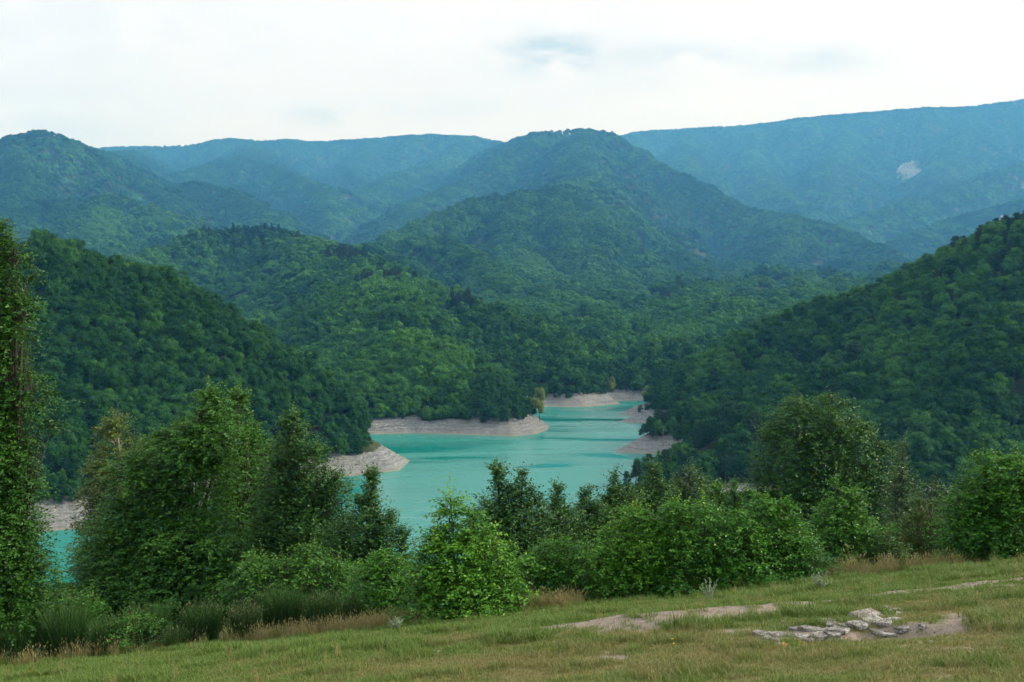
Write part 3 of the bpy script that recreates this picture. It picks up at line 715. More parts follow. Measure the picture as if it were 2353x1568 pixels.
# ------------------------------------------------------------------ where trees stand
def jitter_points(y0, y1, sp, tmax):
    ys = np.arange(y0, y1, sp * .87); out = []
    for k, yy in enumerate(ys):
        xs = np.arange(-tmax * yy, tmax * yy, sp) + (sp * .5 if k % 2 else 0)
        out.append(np.stack([xs, np.full(len(xs), yy)], 1))
    P = np.concatenate(out); P += rng.uniform(-.42, .42, P.shape) * sp
    return P
bands = [(205, 520, 3.6, .60, 0), (520, 950, 4.4, .58, 1), (950, 1400, 5.8, .56, 1), (1400, 2450, 8.0, .56, 1), (2450, 3800, 11, .60, 2), (3800, 7300, 16, .60, 2)]
TR = []
for y0, y1, sp, tm, lod in bands:
    P = jitter_points(y0, y1, sp, tm)
    z, sd, dd, rd = terrain_z(P[:, 0], P[:, 1], True)
    nearr = (P[:, 0] > 26) & (P[:, 1] < 338)
    ok = (sd > np.where(nearr, 2.5, 7.8)) & (dd > np.where(nearr & (P[:, 1] > 280), 8, 10)) & (z > np.where(nearr, -51.4, -48.0)) & ((P[:, 1] > 262) | (P[:, 0] < -60) & (P[:, 1] > 225))
    if y0 > 2300: ok &= rng.uniform(0, 1, len(P)) > scar_mask(P[:, 0], P[:, 1]) * 1.4
    P, z, sd = P[ok], z[ok], sd[ok]
    n = len(P)
    big = fbm(P[:, 0] / 60, P[:, 1] / 60, 201, 3)
    h = sp * (2.05 + .6 * (big - .5)) * np.where(rng.uniform(0, 1, n) < .15, rng.uniform(1.15, 1.45, n), rng.uniform(.65, 1.15, n))
    if lod == 2: h = sp * rng.uniform(.85, 1.2, n)
    elif y0 > 900: h = h * .78
    h *= np.where(sd < 16, .72, 1.0)
    TR.append(np.column_stack([P, z, h, np.full(n, lod), np.full(n, sp), sd]))
P = jitter_points(225, 560, 2.6, .58)
z, sd, dd, rd = terrain_z(P[:, 0], P[:, 1], True)
ok = (sd > 6.8 + rng.normal(0, .8, len(P))) & (sd < 12) & (z > -48.6) & (dd > 9)
P, z, sd = P[ok], z[ok], sd[ok]; n = len(P)
TR.append(np.column_stack([P, z, rng.uniform(1.8, 4.2, n), np.zeros(n), np.full(n, 2.6), sd]))
TR = np.concatenate(TR)
# conifer stands
def blob(cx, cy, rx, ry): return np.exp(-(((TR[:, 0] - cx) / rx) ** 2 + ((TR[:, 1] - cy) / ry) ** 2))
con = np.zeros(len(TR))
for (u, v, Y, rx, ry, s) in ((600, 520, 785, 34, 26, 1.0), (500, 525, 780, 22, 20, .5), (680, 545, 770, 20, 25, .8), (830, 600, 715, 22, 30, 1.0), (790, 580, 730, 20, 22, .9),
                             (1075, 668, 628, 17, 14, 1.0), (870, 640, 660, 18, 30, .7), (1310, 302, 1710, 60, 40, .12), (440, 416, 1350, 30, 30, .4),
                             (2300, 640, 420, 30, 30, .25), (1950, 800, 390, 30, 30, .22), (1230, 780, 560, 16, 16, .3), (1600, 1030, 320, 25, 25, .45), (1500, 960, 372, 10, 20, .7)):
    c = at(u, v, SY(Y)); con = np.maximum(con, s * blob(c[0], c[1], rx, ry))
iscon = (rng.uniform(0, 1, len(TR)) < con * 1.25 + .006) & (TR[:, 6] > 6)
ispine = iscon & (TR[:, 4] == 0)
patch = fbm(TR[:, 0] / 45, TR[:, 1] / 45, 210, 3); patch2 = fbm(TR[:, 0] / 260, TR[:, 1] / 260, 215, 2)
tint = np.clip(np.where(TR[:, 1] < 400, .06, np.interp(TR[:, 1], [400, 520, 900, 2400, 5000], [.40, .56, .64, .34, .22])) + 1.5 * (patch - .5) + .9 * (patch2 - .5) + rng.normal(0, .28, len(TR)), 0, 1)  # near hills get the dark palette: vignette dimming put into leaf colour
kc = at(960, 800, 462); tint = np.clip(tint + .48 * np.exp(-((TR[:, 0] - kc[0]) / 42) ** 2 - ((TR[:, 1] - kc[1]) / 42) ** 2), 0, 1)
tint = np.clip(tint - .30 * ((TR[:, 0] < -700) & (TR[:, 1] > 2000)), 0, 1)
# what the camera side can see: keep a tree when it stands above the nearer skyline (with a margin)
def cull(TR, margin):
    """horizon test against the terrain, column by column"""
    ang = TR[:, 0] / TR[:, 1]
    ci = np.clip(np.round((ang + .66) / 1.32 * 539).astype(int), 0, 539)
    sl = (GZ + 0.0) / GY
    hor = np.maximum.accumulate(sl, axis=0)
    ri = np.clip(np.searchsorted(rows, TR[:, 1] * .985 - 6) - 1, 0, len(rows) - 1)
    return (TR[:, 2] + TR[:, 3] * 1.2) / TR[:, 1] > hor[ri, ci] - margin / TR[:, 1]
keep = cull(TR, 5 + TR[:, 1] * .006)
up_, vp_ = proj(TR[:, 0], TR[:, 1], TR[:, 2])
keep &= ~((TR[:, 0] < -15) & (TR[:, 1] < 350) & (up_ > 833))
TR, iscon, ispine, tint = TR[keep], iscon[keep], ispine[keep], tint[keep]
print('trees', len(TR), time.time() - T0)
hh = TR[:, 3] * np.where(iscon & ~ispine, 1.22, np.where(ispine, 1.15, 1.0))
wd_ = TR[:, 3] * rng.uniform(.66, 1.16, len(TR)) * np.where(iscon & ~ispine, 1.1, np.where(TR[:, 4] == 2, 1.95, np.where(TR[:, 1] > 900, 1.42, 1.12)))
rot = rng.uniform(0, 6.283, len(TR))
gzx = np.gradient(GZ, axis=1) / np.gradient(GX, axis=1)
gzy = np.gradient(GZ, rows, axis=0) - GC * gzx
def blur(a, k):
    for ax in (0, 1):
        c = np.cumsum(np.pad(a, [(k + 1, k) if i == ax else (0, 0) for i in range(2)], mode='edge'), axis=ax)
        a = (np.take(c, range(2 * k + 1, c.shape[ax]), ax) - np.take(c, range(0, c.shape[ax] - 2 * k - 1), ax)) / (2 * k + 1)
    return a
gzx, gzy = blur(gzx, 1), blur(gzy, 1)
ri_ = np.clip(np.searchsorted(rows, TR[:, 1]), 0, len(rows) - 1); ci_ = np.clip(np.round((TR[:, 0] / TR[:, 1] + .66) / 1.32 * 539).astype(int), 0, 539)
lean = np.interp(TR[:, 1], [250, 600, 1000, 2500], [.25, .45, .75, .85])
nv_ = norm(np.column_stack([-gzx[ri_, ci_] * lean, -gzy[ri_, ci_] * lean, np.ones(len(TR))]))
cr, sr = np.cos(rot), np.sin(rot)
nlx = cr * nv_[:, 0] + sr * nv_[:, 1]; nly = -sr * nv_[:, 0] + cr * nv_[:, 1]
TILT = np.column_stack([-np.arcsin(np.clip(nly, -.95, .95)), np.arctan2(nlx, nv_[:, 2])]) * (~iscon)[:, None]
kind = np.zeros(len(TR), int)
for i in range(len(TR)):
    l = int(TR[i, 4])
    if iscon[i]: key = 'p0' if ispine[i] and l == 0 else ('c%d' % l)
    else: key = 'b%d' % l
    kind[i] = LOD[key][rng.integers(len(LOD[key]))]
TZ = TR[:, 2] - .02 * hh

# the 300 nearest-looking forest trees become things of their own: coarse front-to-back visibility
order = np.argsort(TR[:, 1])
zb = np.zeros((340, 512), bool); vis = np.zeros(len(TR))
uu, vv = proj(TR[:, 0], TR[:, 1], TZ + hh * .55)
ph_ = hh / TR[:, 1] * F2 * (512 / 2353.); pw_ = wd_ * .36 / TR[:, 1] * F2 * (512 / 2353.)
for i in order:
    if TR[i, 1] > 520: break
    cx, cy = uu[i] * 512 / 2353, vv[i] * 512 / 2353
    x0, x1 = int(cx - pw_[i]), int(cx + pw_[i]) + 1; y0, y1 = int(cy - ph_[i] * .42), int(cy + ph_[i] * .42) + 1
    if x1 <= 0 or x0 >= 512 or y1 <= 0 or y0 >= 340: continue
    w = zb[max(y0, 0):y1, max(x0, 0):x1]
    vis[i] = (~w).sum(); w[:] = True
# what the foreground planting hides does not count
hid = ((uu < 120) & (vv > 600)) | ((uu < 620) & (vv > 1010) & (uu > 170)) | ((uu > 600) & (uu < 790) & (vv > 1060)) | ((uu > 1740) & (uu < 2080) & (vv > 930)) | (vv > 1160) | (uu < 0) | (uu > 2353)
vis[hid | (TR[:, 4] != 0)] = 0
pick = np.argsort(-vis)[:330]; pick = pick[vis[pick] > 0]
single = np.zeros(len(TR), bool); single[pick] = True
print('singles', single.sum(), 'pines', (single & ispine).sum(), time.time() - T0)
def hill_of(x, y):
    if x < -20 and y < 365: return 'left'
    if x > 18 and y < 520 and not (y > 480 and x < 60): return 'right'
    return 'centre'
HL = {('left', 0): ('dark green broadleaf tree on the steep wooded hill left of the lake', 'trees on the hill left of the lake'),
      ('centre', 0): ('green broadleaf tree on the wooded peninsula above the long grey bank', 'trees on the peninsula'),
      ('right', 0): ('dark green broadleaf tree on the wooded slope right of the lake', 'trees on the slope right of the lake'),
      ('left', 1): ('dark pine tree among broadleaf trees on the hill left of the lake', 'pines on the hill left of the lake'),
      ('centre', 1): ('dark pine tree among broadleaf trees on the wooded peninsula', 'pines on the peninsula'),
      ('right', 1): ('dark pine tree among broadleaf trees on the slope right of the lake', 'pines on the slope right of the lake')}
def place_tree(pair, name, loc, h, w, rz, tint, label, group, cat='tree'):
    e = empty(name, loc, label, cat, group); e.rotation_euler[2] = rz; e.scale = (w, w, h)
    for nm, me_ in (('crown', pair[0]), ('trunk', pair[1])):
        c = bpy.data.objects.new(nm, me_); COL.objects.link(c); c.parent = e; c['tint'] = float(tint)
    return e
for i in np.where(single)[0]:
    p1 = int(ispine[i])
    lab, grp = HL[(hill_of(TR[i, 0], TR[i, 1]), p1)]
    kk = kind[i]
    pair = NEAR_P[kk - LOD['p0'][0]] if p1 else (NEAR_C[kk - LOD['c0'][0]] if iscon[i] else NEAR_B[kk - LOD['b0'][0]])
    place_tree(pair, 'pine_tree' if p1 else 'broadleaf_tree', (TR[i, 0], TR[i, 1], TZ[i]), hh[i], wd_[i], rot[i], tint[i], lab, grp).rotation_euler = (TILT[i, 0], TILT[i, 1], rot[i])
masses = [('left', lambda: (TR[:, 1] < 480) & (TR[:, 0] < -20), 'dense dark green forest covering the hill left of the lake'),
          ('right', lambda: (TR[:, 1] < 520) & (TR[:, 0] > 20), 'dense dark green forest covering the slope right of the lake'),
          ('centre', lambda: (TR[:, 1] < 1450), 'dense green forest on the spurs behind the peninsula'),
          ('mid', lambda: (TR[:, 1] < 2800), 'bluish green forest on the pointed middle mountain'),
          ('far', lambda: (TR[:, 1] < 9000), 'hazy blue forest on the far mountain ridges')]
left_over = ~single
for nm, f, lab in masses:
    s = f() & left_over; left_over &= ~s
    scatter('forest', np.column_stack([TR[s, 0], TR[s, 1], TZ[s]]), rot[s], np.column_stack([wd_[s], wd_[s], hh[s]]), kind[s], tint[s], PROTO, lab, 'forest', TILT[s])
    print(nm, s.sum())
# low scrub on the slope that falls from the meadow to the lake
P = jitter_points(34, 262, 2.6, .62)
z, sd, dd, rd = terrain_z(P[:, 0], P[:, 1], True)
ok = (sd > 9) & (dd > 10) & ~((P[:, 0] < -60) & (P[:, 1] > 222))
P, z = P[ok], z[ok]
hs = rng.uniform(1.2, 2.6, len(P)) * (1 + .5 * sstep(120, 200, P[:, 1]))
# keep the sight line to the water open
uq, vq = proj(P[:, 0], P[:, 1], z + hs)
lim = np.interp(uq, [-300, 0, 200, 500, 800, 930, 1100, 1400, 1480, 1800, 2353], [1340, 1340, 1335, 1300, 1270, 1270, 1230, 1180, 1130, 1130, 1150])
ok = vq > lim
P, z, hs = P[ok], z[ok], hs[ok]
scatter('scrub', np.column_stack([P, z - .1]), rng.uniform(0, 6.28, len(P)), np.column_stack([hs * 1.5, hs * 1.5, hs]), rng.choice(LOD['b0'], len(P)),
        np.clip(rng.normal(.3, .2, len(P)), 0, 1), PROTO, 'low dark green scrub on the slope below the meadow', 'scrub')
print('forest', time.time() - T0)
#PART2
# ------------------------------------------------------------------ special trees on the shores
def recolour(me_, mat):
    c = me_.copy(); c.materials.clear(); c.materials.append(mat); return c
M['light_leaf'] = leaf_mat('light_leaf', (.10, .16, .025), (.17, .24, .035), (.25, .32, .05), .55, .25, .2)
LIGHT = [(recolour(NEAR_B[k][0], M['light_leaf']), NEAR_B[k][1]) for k in (0, 2, 4)]
def shore_tree(pair, name, u, vb, vt, Y, wf, tint, label, group=None):
    p = at(u, vb, Y); z = float(terrain_z(p[0:1], p[1:2])[0])
    h = float(at(u, vt, Y)[2]) - z
    return place_tree(pair, name, (p[0], p[1], z - .05), h * 1.02, h * wf, u * 1.7, tint, label, group)
shore_tree(LIGHT[0], 'poplar_tree', 1240, 962, 898, 419, .62, 1, 'yellow green tree at the tip of the wooded peninsula')
shore_tree(LIGHT[1], 'poplar_tree', 1222, 965, 915, 421, .75, 1, 'light green bushy tree just inland of the peninsula tip')
shore_tree(LIGHT[1], 'poplar_tree', 1405, 908, 868, 532, .75, 1, 'slender yellow green tree above the far grey bank')
shore_tree(LIGHT[2], 'poplar_tree', 1492, 935, 886, 478, .85, 1, 'rounded light green tree on the right shore opposite the peninsula')
shore_tree(NEAR_P[0], 'pine_tree', 847, 1040, 1001, 316, .95, .5, 'small lone pine at the edge of the left point, against the water')
shore_tree(NEAR_P[1], 'pine_tree', 1494, 1002, 958, 361, .80, .3, 'dark pine at the lake end of the nearest right-hand point')
for k, (u, vb, vt, Y, w) in enumerate(((1462, 1135, 1062, 282, .8), (1490, 1140, 1045, 288, .9), (1528, 1140, 1035, 292, .95), (1560, 1140, 1020, 298, .9), (1440, 1135, 1085, 279, .8))):
    shore_tree(NEAR_P[k % 3] if k != 3 else NEAR_B[1], 'pine_tree' if k != 3 else 'broadleaf_tree', u, vb, vt, Y, w, .35,
               ('low pine leaning out over the near right shore', 'dark pine behind the low shore pine on the near right shore', 'broad pine on the near right shore beside the grey gravel inlet',
                'tall broadleaf tree on the near right shore above the gravel inlet', 'smallest pine on the near right shore, nearest to the open water')[k])
# dead trunk standing on the right bank
p = at(1524, 1032, 348); zt = float(terrain_z(p[0:1], p[1:2])[0])
b = MB(); V, F = tube([(0, 0, -.3), (.05, 0, 2.2), (-.1, .05, 4.6), (-.02, 0, 6.6)], [.13, .11, .07, .02], 6); b.add(V, F)
for z0, dx, dz in ((3.2, .8, .5), (4.2, -.9, .6), (5.2, .6, .5)):
    V, F = tube([(0, 0, z0), (dx * .6, .1, z0 + dz * .5), (dx, .2, z0 + dz)], [.05, .035, .01], 4); b.add(V, F)
tag(new_obj('dead_tree', b.mesh('dead_tree', M['pale_bark']), loc=(p[0], p[1], zt)), 'bare grey dead trunk standing on the right bank', 'dead tree')
# small pale house on the far slope behind the right skyline
hc = ray_hit(2304, 516, 600, 7600)
e = empty('stone_house', hc, 'tiny pale stone house on the far slope above the right skyline', 'house')
def box(b, c, s, lv=None):
    c = np.array(c, float); s = np.array(s, float) / 2
    V = np.array([[x, y, z] for z in (-1, 1) for y in (-1, 1) for x in (-1, 1)]) * s + c
    b.add(V, np.array([[0, 2, 3, 1], [4, 5, 7, 6], [0, 1, 5, 4], [1, 3, 7, 5], [3, 2, 6, 7], [2, 0, 4, 6]]), lv)
hs_ = hc[1] / F2
b = MB(); box(b, (0, 0, 5 * hs_), (13 * hs_, 12 * hs_, 18 * hs_)); new_obj('wall', b.mesh('wall', M['pale_rock']), parent=e)
b = MB(); zr = 14 * hs_; w_, d_, r_ = 7.2 * hs_, 6.6 * hs_, 5 * hs_
b.add(np.array([[-w_, -d_, zr], [w_, -d_, zr], [w_, d_, zr], [-w_, d_, zr], [-w_, 0, zr + r_], [w_, 0, zr + r_]]), np.array([[0, 1, 5, 4], [2, 3, 4, 5]]))
b.F[-1] = b.F[-1]; new_obj('roof', b.mesh('roof', M['rock']), parent=e)
M['dark_glass'] = bark_mat('dark_glass', (.02, .022, .025), (.04, .042, .045))
for kx, kz in ((-3, 8), (3, 8), (-3, 2), (3, 2)):
    b = MB(); box(b, (kx * hs_, -6.05 * hs_, kz * hs_), (2 * hs_, .3 * hs_, 3 * hs_)); new_obj('window', b.mesh('window', M['dark_glass']), parent=e)

# ------------------------------------------------------------------ the meadow
def ground_hit_plane(u, v):
    d = ray(u, v); Y = 12.
    k = d / d[1]
    for _ in range(30):
        Y = -H0 / (k[2] + S0 - TX * k[0])
    return np.array([k[0] * Y, Y])
ROCK_C = ground_hit_plane(1985, 1452)
HOL_C = ground_hit_plane(2030, 1460); SCARP = ground_hit_plane(2190, 1432)
PATH = np.array([ground_hit_plane(u, v) for u, v in ((1150, 1462), (1290, 1450), (1420, 1441), (1550, 1432), (1680, 1417), (1780, 1402), (1900, 1388), (2000, 1377), (2150, 1360), (2353, 1337), (2500, 1320))])
PWID = np.array([.10, .45, .75, .85, .75, .50, .25, .26, .28, .30, .3])
def path_d(x, y):
    d = np.full(np.shape(x), 1e9); wq = np.zeros(np.shape(x))
    for i in range(len(PATH) - 1):
        dd_, t = seg_d(x, y * 1.0, PATH[i], PATH[i + 1]); w = PWID[i] + t * (PWID[i + 1] - PWID[i])
        m = dd_ < d; d = np.where(m, dd_, d); wq = np.where(m, w, wq)
    return d, wq
def meadow_z(x, y):
    z = near_ground(x, y)
    z = z + .10 * (fbm(x / 3.2, y / 3.2, 401, 3) - .5) + .055 * (fbm(x / .6, y / .6, 402, 3) - .5)
    d, w = path_d(x, y + .25)
    z = z + .09 * np.exp(-(d / .7) ** 2) * (w / .4)
    r = np.hypot((x - HOL_C[0]) / 1.25, (y - HOL_C[1]) / .75)
    z = z - .15 * (1 - sstep(.62, 1.0, r + (fbm(x / .35, y / .35, 403, 2) - .5) * .3))
    return z
bare_spots = [(1860, 1458, 150, 10, 1.0), (1960, 1462, 190, 13, 1.0), (2100, 1450, 110, 18, .85), (2190, 1430, 40, 22, 1.0), (1700, 1450, 90, 7, .8), (1165, 1499, 45, 6, .8), (1400, 1511, 70, 7, .65), (1470, 1518, 50, 5, .7),
              (1400, 1500, 60, 4, .5), (2150, 1490, 120, 6, .5), (1020, 1472, 60, 4, .4), (2300, 1345, 90, 5, .5), (470, 1520, 70, 4, .3), (850, 1466, 60, 3, .4), (1560, 1378, 70, 3, .55), (1700, 1470, 140, 6, .45)]
dry_spots = [(1000, 1470, 130, 14, .6), (1250, 1478, 180, 14, .5), (1480, 1458, 160, 10, .6), (1600, 1470, 160, 12, .35), (560, 1525, 140, 12, .45), (400, 1545, 160, 10, .35), (1700, 1530, 400, 40, .25), (2000, 1520, 400, 40, .3),
             (2230, 1450, 130, 40, .45), (1300, 1535, 300, 26, .45), (2000, 1405, 160, 8, .4), (1700, 1382, 130, 4, .5), (1520, 1395, 160, 5, .35), (950, 1550, 260, 20, .35)]
green_spots = [(920, 1488, 70, 10, .7), (1190, 1470, 70, 9, .7), (1400, 1400, 900, 14, .0), (1580, 1440, 60, 8, .5), (1880, 1415, 90, 9, .5), (2270, 1437, 30, 12, .7), (700, 1500, 160, 12, .3), (300, 1560, 160, 20, .35), (1650, 1442, 40, 8, .4)]
def masks(x, y, z):
    u, v = proj(x, y, z)
    d, w = path_d(x, y)
    bare = np.clip(1.15 - sstep(.35, 1.15, d / (w * 1.5 + .02)), 0, 1)
    for (a, b_, sa, sb, k) in bare_spots: bare = np.maximum(bare, k * np.exp(-((u - a) / sa) ** 2 - ((v - b_) / sb) ** 2) * 1.15)
    edge = v - (1545 - .1062 * u)
    dry = .04 + .34 * sstep(25, 90, edge) - .18 * (1 - sstep(0, 45, edge)) - .25 * (1 - sstep(300, 900, u)) * sstep(0, 30, edge)
    for (a, b_, sa, sb, k) in dry_spots: dry = dry + k * np.exp(-((u - a) / sa) ** 2 - ((v - b_) / sb) ** 2)
    for (a, b_, sa, sb, k) in green_spots: dry = dry - k * np.exp(-((u - a) / sa) ** 2 - ((v - b_) / sb) ** 2)
    nn = fbm(x / 1.1, y / .7, 440, 4)
    dry = dry + (nn - .5) * 1.0 + (fbm(x / .35, y / .35, 442, 3) - .5) * 1.1
    bare = bare + ((fbm(x / .30, y / .30, 441, 4) - .5) * 1.35 + .02) * np.clip(bare * 3, 0, 1)
    return np.clip(bare, 0, 1), np.clip(dry, 0, 1)
mrows = np.concatenate([np.arange(-8, 7, .5), np.arange(7, 21.5, .055), np.arange(21.5, 30, .3)])
mcols = np.linspace(-.68, .68, 460)
MY, MC = np.meshgrid(mrows, mcols, indexing='ij'); MX = MC * (np.maximum(MY, 0) * .86 + 9)
MZ = meadow_z(MX, MY)
mb_, md_ = masks(MX, MY, MZ)
nr, nc = MX.shape
ii = (np.arange(nr - 1)[:, None] * nc + np.arange(nc - 1)[None, :]).ravel()
me = make_mesh('meadow', np.stack([MX.ravel(), MY.ravel(), MZ.ravel()], 1), np.stack([ii, ii + 1, ii + nc + 1, ii + nc], 1), dict(bare=mb_.ravel(), dry=md_.ravel()), True)
tag(new_obj('meadow_ground', me, M['meadow']), 'sloping grassy meadow with bare soil patches in front', 'meadow', kind='structure')
def mz(x, y): return float(meadow_z(np.array([x]), np.array([y]))[0])
def on_ground(u, v):
    d = ray(u, v); Y = np.linspace(5, 34, 3000); P = d[None] * (Y / d[1])[:, None]
    z = meadow_z(P[:, 0], P[:, 1]); k = np.argmax(P[:, 2] < z)
    return np.array([P[k, 0], P[k, 1], z[k]])

# grass tufts
TUFT = bpy.data.collections.new('grass_kinds')
def tuft(name, nb, h, spread, wid, seed, lean=.5, mat='grass', heads=False):
    r = np.random.default_rng(seed); b = MB()
    a = r.uniform(0, 6.283, nb); rr = spread * np.sqrt(r.uniform(0, 1, nb))
    base = np.stack([rr * np.cos(a), rr * np.sin(a), np.full(nb, -.01)], 1)
    az = r.uniform(0, 6.283, nb); L = h * r.uniform(.45, 1.15, nb); ln = lean * r.uniform(.2, 1.2, nb)
    dirh = np.stack([np.cos(az), np.sin(az), 0 * az], 1)
    mid = base + dirh * (L * ln * .35)[:, None] + np.array([0, 0, 1.]) * (L * .6)[:, None]
    tip = base + dirh * (L * ln)[:, None] + np.array([0, 0, 1.]) * (L * np.sqrt(np.maximum(.1, 1 - (ln * .6) ** 2)))[:, None]
    s = np.stack([-np.sin(az + r.uniform(-1, 1, nb)), np.cos(az), 0 * az], 1) * wid * .5
    V = np.stack([base - s, base + s, mid + s * .8, mid - s * .8, tip], 1).reshape(-1, 3)
    i = np.arange(nb)[:, None] * 5
    b.add(V, np.concatenate([i + np.array([[0, 1, 2, 3]]), i + np.array([[3, 2, 4, 4]])])[:nb * 2].copy(), np.tile(np.clip(r.normal(.5, .25, nb), 0, 1), 2))
    b.F[-1] = np.concatenate([i + np.array([[0, 1, 2, 3]])]); b.A[-1] = np.clip(r.normal(.5, .25, nb), 0, 1)
    lv = b.A[-1]
    V2 = V; F3 = i + np.array([[3, 2, 4]])
    extra = []
    if heads:
        hn = nb // 3
        Vh, Fh = leaf_quads(tip[:hn] - [0, 0, h * .02], norm(tip[:hn] - mid[:hn]), unit(hn, r), h * .18, h * .035)
        me_ = make_mesh(name, np.concatenate([V2, Vh]), [np.concatenate([i + np.array([[0, 1, 2, 3]]), Fh + len(V2)]), F3], dict(lv=np.concatenate([lv, np.full(hn, .9), lv])))
    else:
        me_ = make_mesh(name, V2, [i + np.array([[0, 1, 2, 3]]), F3], dict(lv=np.concatenate([lv, lv])))
    me_.materials.append(M[mat])
    o = bpy.data.objects.new(name, me_); TUFT.objects.link(o)
for k in range(4): tuft('tuft_%02d' % k, 34, .060, .085, .0055, 500 + k, .8)
for k in range(4, 6): tuft('tuft_%02d' % k, 40, .13, .09, .0055, 510 + k, .7)
for k in range(6, 9): tuft('tuft_%02d' % k, 46, .42, .13, .0070, 520 + k, .35, 'straw', True)
for k in range(9, 11): tuft('tuft_%02d' % k, 46, .34, .12, .0080, 530 + k, .5, 'grass')
sp = .078
P = jitter_points(5.0, 20.6, sp, .78)
z = meadow_z(P[:, 0], P[:, 1]); ba, dr = masks(P[:, 0], P[:, 1], z)
u_, v_ = proj(P[:, 0], P[:, 1], z)
keepg = (rng.uniform(0, 1, len(P)) > np.clip(ba * 1.45 - .22, 0, .95)) & (u_ > -600) & (u_ < 3300) & (v_ < 2150)
P, z, ba, dr = P[keepg], z[keepg], ba[keepg], dr[keepg]; u_, v_ = u_[keepg], v_[keepg]
n = len(P)
tall = fbm(P[:, 0] / .8, P[:, 1] / .6, 460, 3) + rng.normal(0, .08, n)
gsp = np.zeros(n)
for (a, b_, sa, sb, k) in green_spots: gsp = np.maximum(gsp, (k > 0) * np.exp(-((u_ - a) / sa) ** 2 - ((v_ - b_) / sb) ** 2))
ids = np.where((tall + gsp * .25 - dr * .12 > .62), rng.integers(4, 6, n), rng.integers(0, 4, n))
wd2 = rng.uniform(0, 1, n); ids = np.where(wd2 < .006, rng.integers(9, 11, n), np.where(wd2 < .011, rng.integers(6, 9, n), ids))
scl = rng.uniform(.65, 1.25, n) * np.where(wd2 < .011, .42, 1.0) * (1 - .3 * dr) * (1 + .25 * gsp)
tin = np.clip(dr * 1.15 - .1 + rng.normal(0, .16, n), 0, 1)
scatter('meadow_grass', np.column_stack([P, z]), rng.uniform(0, 6.28, n), np.column_stack([scl] * 3), ids, tin, TUFT, 'short green and straw coloured grass of the meadow', 'grass')
print('grass', n, time.time() - T0)
# taller weeds and straw along the meadow edge
pts = []; idl = []; tn = []; sl_ = []
def strip(u0, u1, y0, y1, n, straw, s0=.7, s1=1.2):
    for _ in range(n):
        Y = rng.uniform(y0, y1); u = rng.uniform(u0, u1); x = (u - UC) / F2 * Y
        pts.append((x, Y, mz(x, Y) - .02)); st = rng.uniform() < straw
        idl.append(int(rng.integers(6, 9)) if st else int(rng.integers(9, 11))); tn.append(np.clip(rng.normal(.25, .2), 0, 1)); sl_.append(rng.uniform(s0, s1))
strip(-150, 950, 19.3, 21.0, 300, .35, .5, .95)
strip(560, 960, 19.1, 20.2, 190, .85, .45, .9)
strip(780, 960, 18.9, 19.6, 80, .9, .4, .8)
strip(1170, 1345, 19.4, 20.8, 150, .92, .5, 1.0)
strip(1330, 1920, 19.8, 21.6, 140, .4, .4, .8)
strip(1890, 2230, 19.6, 21.6, 240, .75, .4, .9)
strip(2150, 2500, 19.8, 21.2, 120, .5, .4, .8)
strip(-200, 2550, 21, 27, 900, .25, .6, 1.4)
scatter('dry_grass', np.array(pts), rng.uniform(0, 6.28, len(pts)), np.column_stack([sl_] * 3), idl, tn, TUFT, 'tall straw coloured grass and weeds along the meadow edge', 'grass')

# ------------------------------------------------------------------ rock outcrop
def slab_mesh(name, sx, sy, sz, seed, mat, layers=4, nv=13):
    r = np.random.default_rng(seed)
    a = np.sort(np.arange(nv) * 2 * math.pi / nv + r.uniform(-.16, .16, nv))
    sq = 1 / np.maximum(np.abs(np.cos(a)), np.abs(np.sin(a))); rad = (.35 + .65 * sq / sq.max() * 1.1) * r.uniform(.86, 1.08, nv)
    V = []; zs = []
    for k in range(layers + 1):
        for f in (0, 1):
            if k == 0 and f == 0: continue
            if k == layers and f == 1: continue
            zz_ = -.5 + (k + (.12 if f else -.12)) / layers
            zs.append(zz_)
    jit_ = {}
    rings = []
    for q, zz_ in enumerate(zs):
        lay = int((zz_ + .5) * layers)
        if lay not in jit_: jit_[lay] = 1 + r.normal(0, .045, nv) + r.uniform(-.10, .04)
        rr = rad * jit_[lay] * (1 - .10 * max(0, zz_ * 2) ** 4)
        rings.append(np.stack([rr * np.cos(a) * sx / 2, rr * np.sin(a) * sy / 2, zz_ * sz + r.normal(0, sz * .025, nv)], 1))
    # inner top ring and centre for an uneven top
    top = rings[-1].copy(); top[:, :2] *= .62; top[:, 2] = .5 * sz + r.normal(0, sz * .09, nv)
    top2 = rings[-1].copy(); top2[:, :2] *= .25; top2[:, 2] = .5 * sz + r.normal(0, sz * .07, nv)
    rings += [top, top2]
    V = np.concatenate(rings); m = len(rings)
    i = np.arange(m - 1)[:, None] * nv; j = np.arange(nv)[None]; j2 = (j + 1) % nv
    Q = np.stack([i + j, i + j2, i + nv + j2, i + nv + j], -1).reshape(-1, 4)
    cap = ((m - 1) * nv + np.arange(nv))[None, :]
    me_ = make_mesh(name, V, [Q, cap]); me_.materials.append(mat); return me_
ro = empty('rock_outcrop', (ROCK_C[0], ROCK_C[1], mz(*ROCK_C)), 'layered grey rock outcrop breaking through the meadow', 'rock')
def zz4(x, y): return (3000 + x / 2.614) * .5745, (2350 + y / 2.614) * .5745
